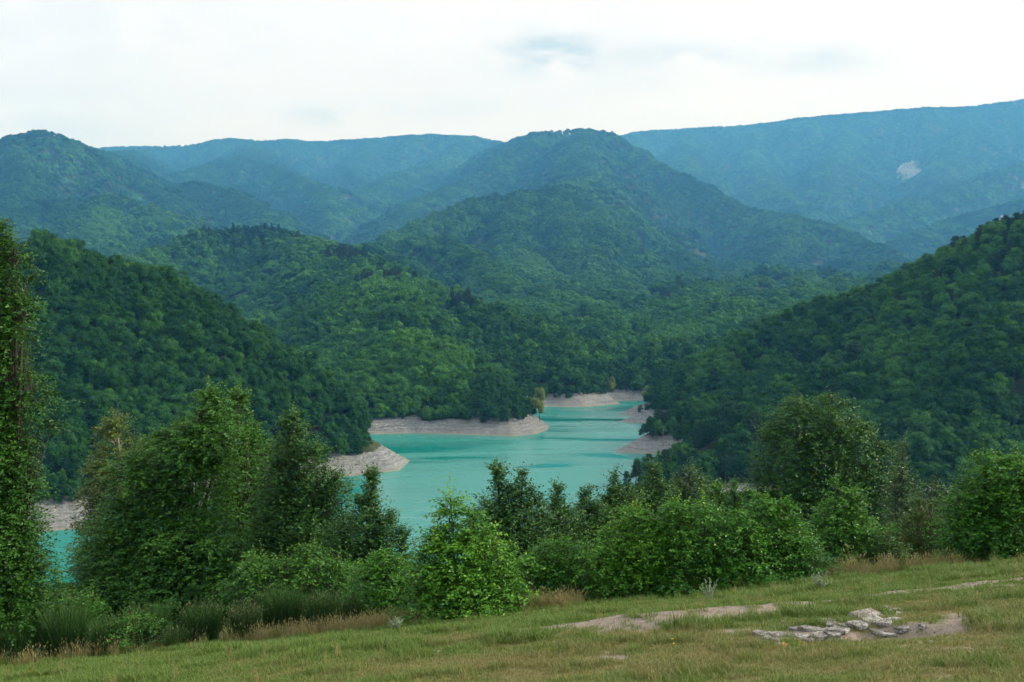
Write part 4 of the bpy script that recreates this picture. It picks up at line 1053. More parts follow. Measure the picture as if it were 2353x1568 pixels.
# (zoom x0, x1, y top, y base, depth m, thickness m, yaw, tilt x, tilt y, material)
SL = [(150, 900, 470, 528, .50, .10, .05, .0, -.03, 'pale_rock'), (560, 1240, 395, 500, .60, .14, -.1, .05, -.05, 'pale_rock'), (1000, 1470, 400, 520, .55, .13, .1, .03, .04, 'pale_rock'),
      (585, 725, 360, 436, .30, .13, .3, .10, -.10, 'rock'), (640, 860, 305, 400, .38, .15, -.2, .08, -.08, 'rock'), (765, 1110, 262, 405, .46, .20, .1, .05, -.06, 'rock'), (840, 1030, 330, 408, .30, .12, -.1, .05, .05, 'rock'),
      (960, 1140, 243, 330, .36, .14, .2, .05, .02, 'rock'), (1085, 1420, 228, 400, .50, .24, -.15, .12, .10, 'rock'), (1150, 1540, 222, 340, .50, .13, -.25, .10, .16, 'rock'), (1250, 1600, 262, 380, .46, .12, .0, .10, .14, 'pale_rock'),
      (1460, 1620, 190, 240, .24, .08, -.2, .05, .05, 'rock'), (1500, 1795, 163, 262, .40, .12, -.3, .08, .14, 'pale_rock'), (1555, 1730, 240, 302, .30, .08, .1, .08, .1, 'rock'), (1400, 1800, 290, 380, .45, .10, 0, .05, .06, 'pale_rock')]
def plate_mesh(sx, sy, sz, seed, mat):
    """angular broken plate: uneven polygon, slightly undercut, chipped top edge"""
    r = np.random.default_rng(seed); nv = int(r.integers(7, 11))
    a = np.sort((np.arange(nv) + r.uniform(-.32, .32, nv)) * 2 * math.pi / nv)
    rad = r.uniform(.72, 1.08, nv) * (1 + .18 * np.cos(2 * a) ** 2)
    ring = np.stack([np.cos(a) * rad * sx / 2, np.sin(a) * rad * sy / 2], 1)
    lev = [(-.5, .90), (.0, 1.0), (.34, .985), (.5, .93)]
    V = np.concatenate([np.column_stack([ring * (f + r.normal(0, .02, (nv, 1))), np.full(nv, z * sz) + r.normal(0, sz * .07, nv)]) for z, f in lev] +
                       [np.column_stack([ring * .5, .5 * sz + r.normal(0, sz * .10, nv)]), np.array([[0, 0, .5 * sz]])])
    m = 5; i = np.arange(m - 1)[:, None] * nv; j = np.arange(nv)[None]; j2 = (j + 1) % nv
    Q = np.stack([i + j, i + j2, i + nv + j2, i + nv + j], -1).reshape(-1, 4)
    T = np.stack([(m - 1) * nv + np.arange(nv), (m - 1) * nv + (np.arange(nv) + 1) % nv, np.full(nv, m * nv)], 1)
    me_ = make_mesh('slab', V, [Q, T]); me_.materials.append(mat); return me_
rk = np.random.default_rng(77); RZ = mz(*ROCK_C)
def add_slab(x, y, z, sx, sy, sz, rot_, mat):
    o = new_obj('slab', plate_mesh(sx, sy, sz, int(rk.integers(1e6)), M[mat]), parent=ro)
    o.location = (x - ROCK_C[0], y - ROCK_C[1], z - RZ); o.rotation_euler = rot_
for k, (x0, x1, y0, y1, dep, th, yaw, tx, ty, mt) in enumerate(SL):
    u0, vt_ = zz4(x0, y0); u1, vb_ = zz4(x1, y1); uc = (u0 + u1) / 2
    g = on_ground(uc, vb_); w = (u1 - u0) / F2 * g[1]; Yc = g[1] + dep * .5
    if k < 3:                                   # flat shattered bedrock: many thin plates flush with the ground
        for q in range(9):
            xx = g[0] + rk.uniform(-.5, .5) * w; yy = g[1] + rk.uniform(-.05, .9) * dep
            add_slab(xx, yy, mz(xx, yy) + rk.uniform(-.012, .012), rk.uniform(.16, .34), rk.uniform(.12, .22), rk.uniform(.04, .07), (rk.normal(0, .05), rk.normal(.03, .05), rk.uniform(-.5, .5)), 'pale_rock')
        continue
    hgt = max(.08, (vb_ - vt_) / F2 * g[1] * .50); z = mz(g[0], Yc) - .09; nl_ = max(2, int(hgt / .065)); ztop = z + hgt
    while z < ztop - .02:
        t_ = rk.uniform(.045, .095); f = rk.uniform(.80, 1.06)
        add_slab(g[0] + rk.normal(0, .03), Yc + rk.normal(0, .03), z + t_ * .5, w * f, dep * f, t_ * 1.12, (tx * .6 + rk.normal(0, .03), ty * .7 + rk.normal(0, .03), yaw + rk.normal(0, .15)), mt if rk.uniform() < .7 else 'pale_rock')
        z += t_
# loose stones
stones = [(2071, 1449, .20, 'flat pale stone lying right of the outcrop, nearer the rock'), (2117, 1441, .15, 'small pale stone in the bare hollow right of the outcrop'), (1773, 1477, .24, 'flat pinkish stone in the grass left of the outcrop'),
          (1789, 1483, .10, 'small grey stone beside the flat pinkish stone'), (1806, 1421, .07, 'tiny white stone up the bank left of the outcrop, highest one'), (1801, 1431, .08, 'tiny white stone between two others left of the outcrop'),
          (1833, 1427, .07, 'tiny white stone closest to the left end of the outcrop'), (1754, 1436, .07, 'tiny white stone farthest left in the dry grass by the path'), (2140, 1478, .09, 'grey pebble in the grass below the eroded hollow'), (1010, 1500, .10, 'pale stone in the grass left of the bare patches')]
for k, (u, v, s, lab) in enumerate(stones):
    g = on_ground(u, v)
    me_ = slab_mesh('stone', s, s * .6, s * .32, 800 + k, M['pale_rock'], 2, 9)
    o = tag(new_obj('stone', me_, loc=(g[0], g[1], g[2] + s * .08)), lab, 'stone', 'loose stones around the outcrop'); o.rotation_euler = (.06, -.05, k * 1.3)
# gravel crumbs on the bare soil: one mass
GRAV = bpy.data.collections.new('gravel_kinds')
for k in range(3):
    o = bpy.data.objects.new('gravel_%02d' % k, slab_mesh('gravel_%02d' % k, 1, .75, .5, 830 + k, M['pale_rock'], 2, 7)); GRAV.objects.link(o)
P = jitter_points(8, 20, .06, .56); z = meadow_z(P[:, 0], P[:, 1]); ba, dr = masks(P[:, 0], P[:, 1], z)
kg = rng.uniform(0, 1, len(P)) < np.clip(ba - .45, 0, 1) * .75
P, z = P[kg], z[kg]; gs = .008 + .026 * rng.uniform(0, 1, len(P)) ** 3
scatter('gravel', np.column_stack([P, z + gs * .1]), rng.uniform(0, 6.28, len(P)), np.column_stack([gs] * 3), rng.integers(0, 3, len(P)), np.zeros(len(P)), GRAV, 'pale gravel crumbs scattered on the bare soil', 'gravel')
print('rocks', time.time() - T0)

# ------------------------------------------------------------------ foreground shrubs and trees
def lobe_r(t, shape):
    t = np.clip(t, 0, 1)
    if shape == 's': return (1 - t) ** .72 * (.72 + .28 * np.minimum(1, t / .2)) + .03
    return (1 - np.clip((t - .35) / .65, 0, 1) ** 2.0) ** .62 * (.72 + .28 * np.minimum(1, t / .35))
def plant(name, label, cat, group, Y, lobes, mat, leaf, dens=5., habit='spread', bark='bark', seed=1, aspect=.58, part='trunk', zlow=None, young=.0):
    r = np.random.default_rng(seed)
    um = np.mean([l[0] for l in lobes]); bx = (um - UC) / F2 * Y
    bz = float(near_ground(np.array([bx]), np.array([Y]))[0])
    e = empty(name, (bx, Y, bz), label, cat, group)
    LV, LF, LA = MB(), None, None
    tr = MB()
    hmax = max(at(l[0], l[1], Y)[2] for l in lobes) - bz
    leaves = MB()
    for li, l in enumerate(lobes):
        u, vt, hw, vb = l[:4]; shape = l[4] if len(l) > 4 else 'r'
        dy = r.uniform(-.35, .35) * hw / F2 * Y
        Yl = Y + dy
        top = at(u, vt, Yl); cx, cyy = top[0] - bx, top[1] - Y
        zt = top[2] - bz; zb_ = max(at(u, vb, Yl)[2] - bz, .02 * hmax)
        w = hw / F2 * Yl; h = zt - zb_
        area = 1.5 * w * h
        nl = int(1.22 * dens * area / (leaf * leaf * aspect * .62)); per = 9 if habit != 'juniper' else 14
        ntw = max(8, nl // per)
        # twigs through the lobe's volume, most of them near its outside
        t = r.uniform(0, 1, ntw) ** .85; a = r.uniform(0, 6.283, ntw)
        rho = r.uniform(0, 1, ntw) ** .42
        # boughs first, then the twigs gather round the bough ends, leaving gaps between
        sg = leaf * 3.3; nb_ = max(10, int(1.6 * area * 3 / (sg * sg * 6)))
        tb = r.uniform(0, 1, nb_) ** .8; ab = r.uniform(0, 6.283, nb_); rb = r.uniform(0, 1, nb_) ** .38
        lump = .72 + .56 * r.uniform(0, 1, nb_)
        rbo = w * lobe_r(tb, shape) * rb * lump
        wb = r.integers(0, nb_, ntw)
        Bc = np.stack([rbo * np.cos(ab), rbo * np.sin(ab), zb_ + tb * h * .95], 1)
        thin_ = np.clip(w * lobe_r(tb, shape) / (1.6 * sg), .22, 1)[wb][:, None]
        S = Bc[wb] + r.normal(size=(ntw, 3)) * sg * np.array([.62, .62, .40]) * thin_
        nu = int(ntw * .5); tu = r.uniform(0, 1, nu) ** .85; au = r.uniform(0, 6.283, nu); ru = w * lobe_r(tu, shape) * r.uniform(0, 1, nu) ** .45 * (.62 + .6 * fbm(au * .8 + li * 13, tu * 4.5 + seed, 600 + li, 2))
        S[:nu] = np.stack([ru * np.cos(au), ru * np.sin(au), zb_ + tu * h * .95], 1)
        t = np.clip((S[:, 2] - zb_) / max(h, .01), 0, 1); a = np.arctan2(S[:, 1], S[:, 0]); rho = np.clip(np.hypot(S[:, 0], S[:, 1]) / (w * lobe_r(t, shape) + .01), 0, 1.3)
        bl_ = hash2(wb, wb * 5 + 1, seed + li)
        S = S + np.array([cx, cyy, 0])
        out = np.stack([np.cos(a), np.sin(a), 0 * a], 1)
        upw = {'spread': .25, 'upright': 1.1, 'juniper': .8}[habit]
        D = norm(out * (.9 if habit == 'spread' else .55) + np.array([0, 0, 1.]) * (upw + .5 * t)[:, None] + unit(ntw, r) * .55)
        tl = leaf * r.uniform(3.2, 6.5, ntw) * (1 if habit != 'upright' else 1.15)
        # leading shoots at the top of the lobe
        nsh = max(5, int(w / leaf * .9)) if shape == 's' else max(8, int(w / leaf * 2.0))
        tsh = 1 - r.uniform(0, .22 if shape == 's' else .35, nsh); ash = r.uniform(0, 6.283, nsh); rsh = w * lobe_r(tsh, shape) * r.uniform(.1, 1, nsh)
        S = np.concatenate([S, np.stack([cx + rsh * np.cos(ash), cyy + rsh * np.sin(ash), zb_ + tsh * h * .93], 1)])
        D = np.concatenate([D, norm(np.array([0, 0, 1.]) + unit(nsh, r) * .28)]); tl = np.concatenate([tl, leaf * r.uniform(4, 10, nsh)])
        isy = np.concatenate([np.zeros(ntw), np.ones(nsh)]); tt = np.concatenate([t, tsh]); rf = np.concatenate([rho, np.ones(nsh)])
        nt_ = len(S)
        k = np.tile(np.arange(per), nt_); tw = np.repeat(np.arange(nt_), per)
        f = (k + r.uniform(.2, .9, len(k))) / per
        Dt = D[tw]
        sag = -.25 * leaf * (f * 3) ** 2 * (1 - isy[tw])
        P_ = S[tw] + Dt * (tl[tw] * f)[:, None]; P_[:, 2] += sag
        side = norm(np.cross(Dt, np.array([0, 0, 1.]) + .2 * unit(len(k), r)))
        sgn = np.where(k % 2 == 0, 1., -1.)[:, None]
        if habit == 'juniper':
            dl = norm(Dt * 1.2 + unit(len(k), r) * .7 + [0, 0, .25]); nn_ = unit(len(k), r)
        else:
            dl = norm(Dt * .55 + side * sgn * .8 + unit(len(k), r) * .5 + np.array([0, 0, -.35]))
            nn_ = norm(np.array([0, 0, 1.]) * .9 + out[np.minimum(tw, ntw - 1)] * .35 + unit(len(k), r) * .75)
        ll = leaf * r.uniform(.65, 1.2, len(k)) * (1 - .25 * isy[tw] * f)
        V, F = leaf_quads(P_, dl, nn_, ll, ll * aspect)
        lv = .30 + .42 * (tt[tw] - .55) + .22 * (rf[tw] - .7) + (.30 + young) * isy[tw] + .10 * f + r.normal(0, .11, len(k)) + (hash2(tw, tw * 7, seed) - .5) * .16 + (np.concatenate([bl_, np.full(nsh, .5)])[tw] - .5) * .24  # lighter young tops; low and inner leaves coloured darker in place of shade
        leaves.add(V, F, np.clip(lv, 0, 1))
        # stem of the lobe and some boughs
        wob = r.normal(0, .06 * w + .01, (3, 2)); tr_r = (.010 * hmax + .004) * (1 if li < 2 else .38)
        c0 = np.array([cx * .25 + r.normal(0, .05), cyy * .25, -.15]); c1 = np.array([cx * .6 + wob[0, 0], cyy * .6 + wob[0, 1], zb_ + .25 * h]); c2 = np.array([cx + wob[1, 0], cyy + wob[1, 1], zb_ + .6 * h]); c3 = np.array([cx, cyy, zt - .03 * h])
        V, F = tube([c0, c1, c2, c3], np.array([1.0, .75, .42, .10]) * tr_r * 1.2, 6); tr.add(V, F)
        for q in r.choice(ntw, min(ntw, 26), replace=False):
            f0 = np.clip(t[q] - .22, .05, .9); st_ = c1 + (c3 - c1) * f0 if t[q] > .3 else c0 + (c2 - c0) * .5
            V, F = tube([st_, (st_ + S[q]) / 2 + [0, 0, .03 * h], S[q], S[q] + D[q] * tl[q] * .6], np.array([.32, .22, .12, .05]) * tr_r * 1.2, 4); tr.add(V, F)
        for q in range(ntw, nt_):
            V, F = tube([S[q], S[q] + D[q] * tl[q] * .95], [leaf * .045, leaf * .015], 3); tr.add(V, F)
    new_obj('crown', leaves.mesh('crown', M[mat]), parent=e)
    new_obj(part, tr.mesh(part, M[bark], True), parent=e)
    return e, sum(len(x) for x in leaves.F)
TOT = 0
def PL(*a, **k):
    global TOT
    e, n = plant(*a, **k); TOT += n; return e
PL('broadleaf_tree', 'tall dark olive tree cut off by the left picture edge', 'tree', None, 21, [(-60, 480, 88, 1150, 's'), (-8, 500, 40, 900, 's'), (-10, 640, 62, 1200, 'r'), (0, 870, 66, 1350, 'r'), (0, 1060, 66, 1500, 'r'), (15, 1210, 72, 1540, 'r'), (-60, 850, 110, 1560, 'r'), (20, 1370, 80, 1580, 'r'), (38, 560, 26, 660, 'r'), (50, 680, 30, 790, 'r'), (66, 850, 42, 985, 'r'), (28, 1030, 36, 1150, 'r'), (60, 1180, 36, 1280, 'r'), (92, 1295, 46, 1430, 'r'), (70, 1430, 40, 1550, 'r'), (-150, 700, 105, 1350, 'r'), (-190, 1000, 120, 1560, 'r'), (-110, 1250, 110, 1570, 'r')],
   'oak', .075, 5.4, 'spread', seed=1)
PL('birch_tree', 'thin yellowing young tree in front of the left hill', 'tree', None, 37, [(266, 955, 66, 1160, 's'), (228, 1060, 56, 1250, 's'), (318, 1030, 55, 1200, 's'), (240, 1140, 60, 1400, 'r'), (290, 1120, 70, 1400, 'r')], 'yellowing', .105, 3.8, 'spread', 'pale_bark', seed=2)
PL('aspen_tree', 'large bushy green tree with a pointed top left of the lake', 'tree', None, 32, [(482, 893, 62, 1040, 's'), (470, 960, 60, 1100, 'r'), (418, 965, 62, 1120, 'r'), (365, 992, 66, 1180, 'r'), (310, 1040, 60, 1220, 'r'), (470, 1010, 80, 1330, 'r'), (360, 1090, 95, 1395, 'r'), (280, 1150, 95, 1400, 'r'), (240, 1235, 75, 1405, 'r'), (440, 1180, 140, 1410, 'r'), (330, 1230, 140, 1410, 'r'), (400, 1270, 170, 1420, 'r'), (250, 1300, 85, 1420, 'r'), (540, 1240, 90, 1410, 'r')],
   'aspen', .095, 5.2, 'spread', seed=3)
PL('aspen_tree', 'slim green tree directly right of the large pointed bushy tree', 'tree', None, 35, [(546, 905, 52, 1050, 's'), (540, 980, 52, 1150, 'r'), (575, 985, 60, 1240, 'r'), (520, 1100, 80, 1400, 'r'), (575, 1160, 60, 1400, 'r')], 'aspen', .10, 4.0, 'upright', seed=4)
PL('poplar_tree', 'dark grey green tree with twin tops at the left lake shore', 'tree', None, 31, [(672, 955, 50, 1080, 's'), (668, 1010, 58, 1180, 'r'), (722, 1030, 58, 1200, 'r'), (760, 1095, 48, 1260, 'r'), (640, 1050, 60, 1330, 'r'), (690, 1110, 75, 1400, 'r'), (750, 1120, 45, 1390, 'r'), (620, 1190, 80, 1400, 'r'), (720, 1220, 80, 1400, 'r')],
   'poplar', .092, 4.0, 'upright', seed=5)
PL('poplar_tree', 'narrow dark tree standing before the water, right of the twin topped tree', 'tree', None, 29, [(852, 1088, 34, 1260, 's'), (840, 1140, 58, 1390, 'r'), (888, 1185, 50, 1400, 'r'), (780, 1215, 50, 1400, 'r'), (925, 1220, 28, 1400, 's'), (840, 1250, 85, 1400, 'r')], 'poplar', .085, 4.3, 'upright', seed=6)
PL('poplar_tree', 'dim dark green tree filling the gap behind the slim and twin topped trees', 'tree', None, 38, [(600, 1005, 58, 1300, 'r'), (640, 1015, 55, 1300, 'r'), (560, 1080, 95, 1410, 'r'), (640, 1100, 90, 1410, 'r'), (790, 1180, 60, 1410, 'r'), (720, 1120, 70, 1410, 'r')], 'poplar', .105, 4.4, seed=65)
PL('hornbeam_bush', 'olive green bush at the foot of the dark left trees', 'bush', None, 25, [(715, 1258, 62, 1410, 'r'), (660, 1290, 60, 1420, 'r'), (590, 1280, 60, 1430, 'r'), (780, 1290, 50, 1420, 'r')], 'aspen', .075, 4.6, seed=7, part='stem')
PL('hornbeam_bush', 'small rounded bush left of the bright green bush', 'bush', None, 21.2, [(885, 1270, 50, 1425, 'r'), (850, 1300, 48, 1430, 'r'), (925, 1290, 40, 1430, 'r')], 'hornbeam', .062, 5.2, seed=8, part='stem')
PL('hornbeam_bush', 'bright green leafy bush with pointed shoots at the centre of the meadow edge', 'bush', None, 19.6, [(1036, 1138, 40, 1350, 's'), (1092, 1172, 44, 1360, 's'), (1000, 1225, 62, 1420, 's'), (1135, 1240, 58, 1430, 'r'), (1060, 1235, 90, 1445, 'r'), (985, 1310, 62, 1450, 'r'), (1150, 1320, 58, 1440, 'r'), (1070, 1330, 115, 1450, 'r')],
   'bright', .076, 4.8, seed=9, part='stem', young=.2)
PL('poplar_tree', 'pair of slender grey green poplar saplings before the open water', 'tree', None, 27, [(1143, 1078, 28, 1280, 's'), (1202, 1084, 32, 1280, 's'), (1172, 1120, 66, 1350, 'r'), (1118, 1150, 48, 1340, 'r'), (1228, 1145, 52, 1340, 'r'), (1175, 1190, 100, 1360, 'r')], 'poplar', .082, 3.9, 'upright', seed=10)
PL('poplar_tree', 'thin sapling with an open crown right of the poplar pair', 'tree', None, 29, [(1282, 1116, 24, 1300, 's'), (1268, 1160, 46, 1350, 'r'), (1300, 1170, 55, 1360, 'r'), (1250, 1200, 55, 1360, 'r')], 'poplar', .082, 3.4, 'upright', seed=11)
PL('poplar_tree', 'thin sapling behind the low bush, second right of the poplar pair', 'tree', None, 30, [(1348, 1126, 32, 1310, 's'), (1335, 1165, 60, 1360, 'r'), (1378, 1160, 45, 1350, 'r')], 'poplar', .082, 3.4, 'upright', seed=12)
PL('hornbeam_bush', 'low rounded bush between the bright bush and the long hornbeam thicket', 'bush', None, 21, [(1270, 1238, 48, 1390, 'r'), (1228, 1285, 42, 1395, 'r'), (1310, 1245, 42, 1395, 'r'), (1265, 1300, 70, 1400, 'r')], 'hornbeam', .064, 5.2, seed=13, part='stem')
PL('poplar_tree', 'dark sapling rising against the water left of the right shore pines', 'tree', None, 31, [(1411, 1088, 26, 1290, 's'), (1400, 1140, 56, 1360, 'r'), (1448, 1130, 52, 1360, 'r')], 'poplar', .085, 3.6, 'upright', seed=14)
PL('hornbeam_bush', 'sunlit left end of the long hornbeam thicket, a broad bush', 'bush', None, 20.6, [(1462, 1160, 55, 1400, 'r'), (1420, 1205, 50, 1410, 'r'), (1375, 1260, 48, 1415, 'r'), (1500, 1190, 60, 1400, 'r'), (1440, 1270, 95, 1415, 'r')], 'bright', .064, 5.0, seed=15, part='stem', young=.2)  # lit look of this end is put into the lighter leaf material
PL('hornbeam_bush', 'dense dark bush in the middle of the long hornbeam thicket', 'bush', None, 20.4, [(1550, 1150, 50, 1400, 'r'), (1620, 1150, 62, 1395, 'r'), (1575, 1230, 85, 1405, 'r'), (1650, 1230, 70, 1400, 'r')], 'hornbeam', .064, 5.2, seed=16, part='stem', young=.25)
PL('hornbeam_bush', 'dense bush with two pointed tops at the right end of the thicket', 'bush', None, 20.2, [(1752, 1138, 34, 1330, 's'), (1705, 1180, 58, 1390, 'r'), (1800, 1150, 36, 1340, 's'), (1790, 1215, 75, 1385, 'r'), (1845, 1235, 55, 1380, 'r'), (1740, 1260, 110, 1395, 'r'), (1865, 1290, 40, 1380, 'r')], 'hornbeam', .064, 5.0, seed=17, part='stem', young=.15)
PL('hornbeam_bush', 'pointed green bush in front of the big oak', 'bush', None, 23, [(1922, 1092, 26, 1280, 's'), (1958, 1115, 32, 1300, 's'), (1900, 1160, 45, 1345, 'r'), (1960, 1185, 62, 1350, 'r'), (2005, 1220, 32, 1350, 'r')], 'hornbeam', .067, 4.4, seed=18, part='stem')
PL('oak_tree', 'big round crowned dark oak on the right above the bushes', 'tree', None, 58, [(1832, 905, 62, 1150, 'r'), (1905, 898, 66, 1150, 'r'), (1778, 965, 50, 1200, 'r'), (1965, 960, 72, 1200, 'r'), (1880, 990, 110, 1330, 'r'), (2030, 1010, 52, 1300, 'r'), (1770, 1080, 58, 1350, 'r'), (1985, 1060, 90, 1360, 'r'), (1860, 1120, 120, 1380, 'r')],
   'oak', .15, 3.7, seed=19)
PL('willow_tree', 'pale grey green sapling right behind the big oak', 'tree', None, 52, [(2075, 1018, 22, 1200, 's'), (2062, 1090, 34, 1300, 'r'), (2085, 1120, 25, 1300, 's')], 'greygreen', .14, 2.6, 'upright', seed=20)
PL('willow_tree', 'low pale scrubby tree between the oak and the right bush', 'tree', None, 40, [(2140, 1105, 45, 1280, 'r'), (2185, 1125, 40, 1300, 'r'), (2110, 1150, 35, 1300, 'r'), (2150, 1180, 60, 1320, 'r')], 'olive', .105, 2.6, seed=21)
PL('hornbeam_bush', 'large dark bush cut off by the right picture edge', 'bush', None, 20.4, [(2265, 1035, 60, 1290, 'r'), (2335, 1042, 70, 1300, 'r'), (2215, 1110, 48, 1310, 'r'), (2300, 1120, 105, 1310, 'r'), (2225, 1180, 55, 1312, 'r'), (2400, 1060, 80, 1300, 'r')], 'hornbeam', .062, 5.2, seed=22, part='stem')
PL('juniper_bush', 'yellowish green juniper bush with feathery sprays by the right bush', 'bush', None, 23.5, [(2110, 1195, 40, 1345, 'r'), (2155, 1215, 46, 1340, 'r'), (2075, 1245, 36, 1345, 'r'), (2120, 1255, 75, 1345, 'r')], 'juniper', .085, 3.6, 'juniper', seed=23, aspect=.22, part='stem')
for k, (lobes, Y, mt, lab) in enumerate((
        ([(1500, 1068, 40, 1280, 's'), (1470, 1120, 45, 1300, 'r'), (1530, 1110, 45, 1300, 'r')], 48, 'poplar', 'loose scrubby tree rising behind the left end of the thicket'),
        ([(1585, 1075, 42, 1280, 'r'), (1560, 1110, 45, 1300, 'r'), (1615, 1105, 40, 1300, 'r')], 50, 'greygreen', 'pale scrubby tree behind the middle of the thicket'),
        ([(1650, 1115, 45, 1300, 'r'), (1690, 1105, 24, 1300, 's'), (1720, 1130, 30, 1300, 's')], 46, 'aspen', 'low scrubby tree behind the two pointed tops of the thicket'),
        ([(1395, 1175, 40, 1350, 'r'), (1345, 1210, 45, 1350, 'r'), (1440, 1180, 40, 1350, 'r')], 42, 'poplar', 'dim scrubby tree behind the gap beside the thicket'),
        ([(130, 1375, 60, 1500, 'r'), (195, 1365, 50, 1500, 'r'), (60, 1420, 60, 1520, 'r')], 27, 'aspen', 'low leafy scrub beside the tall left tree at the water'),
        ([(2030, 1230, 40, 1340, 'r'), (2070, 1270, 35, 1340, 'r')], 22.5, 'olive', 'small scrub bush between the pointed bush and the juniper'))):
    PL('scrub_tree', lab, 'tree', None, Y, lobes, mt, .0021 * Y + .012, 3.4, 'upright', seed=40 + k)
print('leaves', TOT, time.time() - T0)

# broom bushes: bundles of thin upright green rods
def broom(u, vt, vb, hw, Y, label, seed, tips=.3):
    r = np.random.default_rng(seed)
    bx = (u - UC) / F2 * Y; bz = float(near_ground(np.array([bx]), np.array([Y]))[0])
    h = at(u, vt, Y)[2] - bz; w = hw / F2 * Y
    n = int(1500 * min(1.6, w * h * 2.2) + 300)
    a = r.uniform(0, 6.283, n); rr = w * .55 * np.sqrt(r.uniform(0, 1, n))
    base = np.stack([rr * np.cos(a), rr * np.sin(a), 0 * a], 1)
    base[:, 2] = r.uniform(0, .55, n) * h
    out = np.stack([np.cos(a), np.sin(a), 0 * a], 1)
    L = h * r.uniform(.35, .62, n) * (1 - .35 * (rr / w) ** 2)
    D = norm(np.array([0, 0, 1.]) + out * (rr / w * .75)[:, None] + unit(n, r) * .20)
    mid = base + D * (L * .55)[:, None]; tip = mid + norm(D + unit(n, r) * .12 + [0, 0, .1]) * (L * .5)[:, None]
    s = norm(np.cross(D, unit(n, r))) * .0045
    V = np.stack([base - s, base + s, mid + s * .8, mid - s * .8, tip + s * .3, tip - s * .3], 1).reshape(-1, 3)
    i = np.arange(n)[:, None] * 6
    lv = np.clip(.35 + .3 * (tip[:, 2] / h - .6) + r.normal(0, .18, n), 0, 1)
    b = MB(); b.add(V, np.concatenate([i + [[0, 1, 2, 3]], i + [[3, 2, 4, 5]]]), np.tile(lv, 2))
    e = empty('broom_bush', (bx, Y, bz - .03), label, 'bush', 'broom bushes along the left meadow edge')
    new_obj('stem', b.mesh('stem', M['broom']), parent=e)
    m = int(n * tips)
    if m:
        q = r.choice(np.where(tip[:, 2] > .55 * h)[0], m) if (tip[:, 2] > .55 * h).sum() else r.choice(n, m)
        V, F = leaf_quads(tip[q] - D[q] * .03, norm(D[q] + unit(m, r) * .3), unit(m, r), .045, .012)
        b = MB(); b.add(V, F, r.uniform(0, 1, m)); new_obj('seed_pod', b.mesh('seed_pod', M['broom_tip']), parent=e)
for k, (u, vt, hw, Y, tp, lab) in enumerate(((30, 1430, 60, 20.3, .05, 'dark broom bush under the tall left tree'), (140, 1395, 65, 20.6, .05, 'dark broom bush, second from the left picture edge'), (240, 1420, 60, 20.0, .12, 'sparse broom bush, third from the left picture edge'),
        (330, 1390, 60, 20.8, .06, 'tall dark broom bush left of the two seeding broom bushes'), (455, 1385, 60, 20.2, .25, 'broom bush with pale yellow tips below the large bushy tree'), (555, 1388, 48, 19.9, .7, 'broom bush thick with whitish seed pods'),
        (640, 1352, 62, 20.8, .12, 'tall dark broom bush right of the whitish one'), (735, 1362, 55, 20.3, .35, 'broom bush with pale tips, nearest to the straw grass'), (800, 1375, 40, 20.9, .3, 'small broom bush tucked behind the straw grass'), (400, 1440, 45, 19.7, .2, 'low broom bush at the lawn edge in front'))):
    broom(u, vt, 0, hw, Y, lab, 900 + k, tp)
# brambles: arching leafy canes in front of the brooms
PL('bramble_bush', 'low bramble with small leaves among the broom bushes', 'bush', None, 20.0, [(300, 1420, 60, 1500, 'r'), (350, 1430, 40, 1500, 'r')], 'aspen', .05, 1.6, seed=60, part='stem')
# wormwood: grey-green upright stalks
def wormwood(u, vb, vt, hw, label, seed, n=9):
    r = np.random.default_rng(seed); g = on_ground(u, vb); h = (vb - vt) / F2 * g[1]; w = hw / F2 * g[1]
    st = MB(); lf = MB()
    for k in range(n):
        a = r.uniform(0, 6.283); q = r.uniform(.1, 1); hh_ = h * r.uniform(.5, 1); tipp = np.array([math.cos(a) * w * q, math.sin(a) * w * q * .6, hh_])
        V, F = tube([(0, 0, -.02), tipp * [.5, .5, .5], tipp], [.005, .004, .0015], 4); st.add(V, F)
        m = 40; f = r.uniform(.10, 1, m); P_ = tipp * f[:, None]; P_[:, :2] = tipp[:2] * (f ** 1.2)[:, None]
        V, F = leaf_quads(P_, norm(unit(m, r) + [0, 0, .6]), unit(m, r), .042 * (1.2 - .6 * f), .011); lf.add(V, F, r.uniform(0, 1, m))
    e = empty('wormwood_plant', g, label, 'plant', 'grey wormwood plants at the meadow edge')
    new_obj('stem', st.mesh('stem', M['wormwood']), parent=e); new_obj('leaves', lf.mesh('leaves', M['wormwood']), parent=e)
wormwood(1632, 1383, 1322, 26, 'silvery wormwood with tall spikes in front of the hornbeam thicket', 1)
wormwood(1214, 1396, 1345, 22, 'silvery wormwood between the bright bush and the dry grass', 2)
wormwood(912, 1450, 1415, 28, 'low rounded grey wormwood left of the bright bush', 3, 22)
wormwood(1885, 1355, 1310, 30, 'pale wormwood at the right end of the hornbeam thicket', 4, 12)
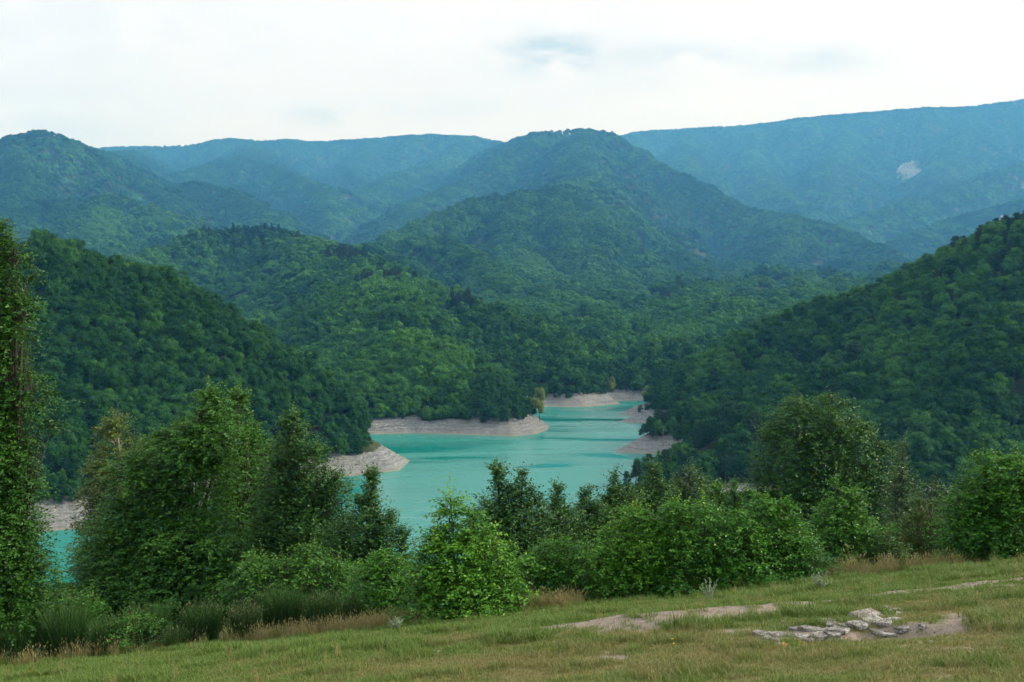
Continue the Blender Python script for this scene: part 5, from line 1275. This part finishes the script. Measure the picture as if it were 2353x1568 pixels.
# yellow flowers and a fallen leaf in the grass
for k, (u, v, lab) in enumerate(((1545, 1487, 'yellow flower in the grass before the thicket, left of the outcrop'), (1548, 1498, 'lower yellow flower next to another one in the grass'), (470, 1478, 'yellow flower at the lawn edge below the broom bushes'), (388, 1487, 'yellow flower at the lawn edge, farther left of the pair'))):
    g = on_ground(u, v + 5); e = empty('yellow_flower', g, lab, 'flower', 'yellow flowers in the grass')
    b = MB(); V, F = tube([(0, 0, -.01), (.005, 0, .06), (0, 0, .12)], [.003, .0025, .002], 4); b.add(V, F, .4); new_obj('stem', b.mesh('stem', M['aspen']), parent=e)
    m = 9; a = np.arange(m) * 6.283 / m; b = MB()
    V, F = leaf_quads(np.tile([[0, 0, .12]], (m, 1)), np.stack([np.cos(a), np.sin(a), .25 + 0 * a], 1), np.tile([[0, 0, 1.]], (m, 1)), .017, .010); b.add(V, F, .6)
    new_obj('petal', b.mesh('petal', M['flower']), parent=e)
g = on_ground(1800, 1491); b = MB(); V, F = leaf_quads(np.zeros((2, 3)), norm(np.array([[1., .2, .5], [.3, .6, .7]])), np.array([[0, -.6, 1.], [0.3, -.5, 1]]), .06, .04); b.add(V, F, .3)
M['orange_leaf'] = leaf_mat('orange_leaf', (.45, .22, .07), (.5, .27, .1), (.55, .32, .13), .6, .2, .2)
tag(new_obj('fallen_leaf', b.mesh('fallen_leaf', M['orange_leaf']), loc=(g[0], g[1], g[2] + .03)), 'orange dead leaf lying in the grass below the outcrop', 'leaf')
# dead twigs by the juniper
p = at(2137, 1190, 24); b = MB()
for k, (dx, dz) in enumerate(((-.22, .35), (-.08, .42), (.10, .40), (.2, .3))):
    V, F = tube([(0, 0, -.75), (dx * .3, 0, .0), (dx, .05, dz)], [.012, .009, .003], 4); b.add(V, F)
tag(new_obj('dead_twig', b.mesh('dead_twig', M['pale_bark']), loc=tuple(p)), 'bare pale twigs sticking out above the juniper', 'twig')

# ------------------------------------------------------------------ haze
def haze_box():
    x0, x1, y0, y1, z0, z1 = -5700, 5700, -30, 8460, -62, 1560
    V = np.array([[x, y, z] for z in (z0, z1) for y in (y0, y1) for x in (x0, x1)], float)
    F = np.array([[0, 2, 3, 1], [4, 5, 7, 6], [0, 1, 5, 4], [1, 3, 7, 5], [3, 2, 6, 7], [2, 0, 4, 6]])
    me_ = make_mesh('haze', V, F)
    m = bpy.data.materials.new('haze_air'); m.use_nodes = True; n = m.node_tree; n.nodes.clear()
    v = N(n, 'ShaderNodeVolumePrincipled'); v.inputs['Color'].default_value = (.11, .45, 1.0, 1); v.inputs['Absorption Color'].default_value = (1, 1, 1, 1); v.inputs['Density'].default_value = HAZE
    v.inputs['Anisotropy'].default_value = .0
    o = N(n, 'ShaderNodeOutputMaterial'); n.links.new(v.outputs[0], o.inputs['Volume'])
    tag(new_obj('haze', me_, m), 'thin blue haze in the valley air', 'haze', kind='stuff')
HAZE = .000128
haze_box()
print('done', time.time() - T0)
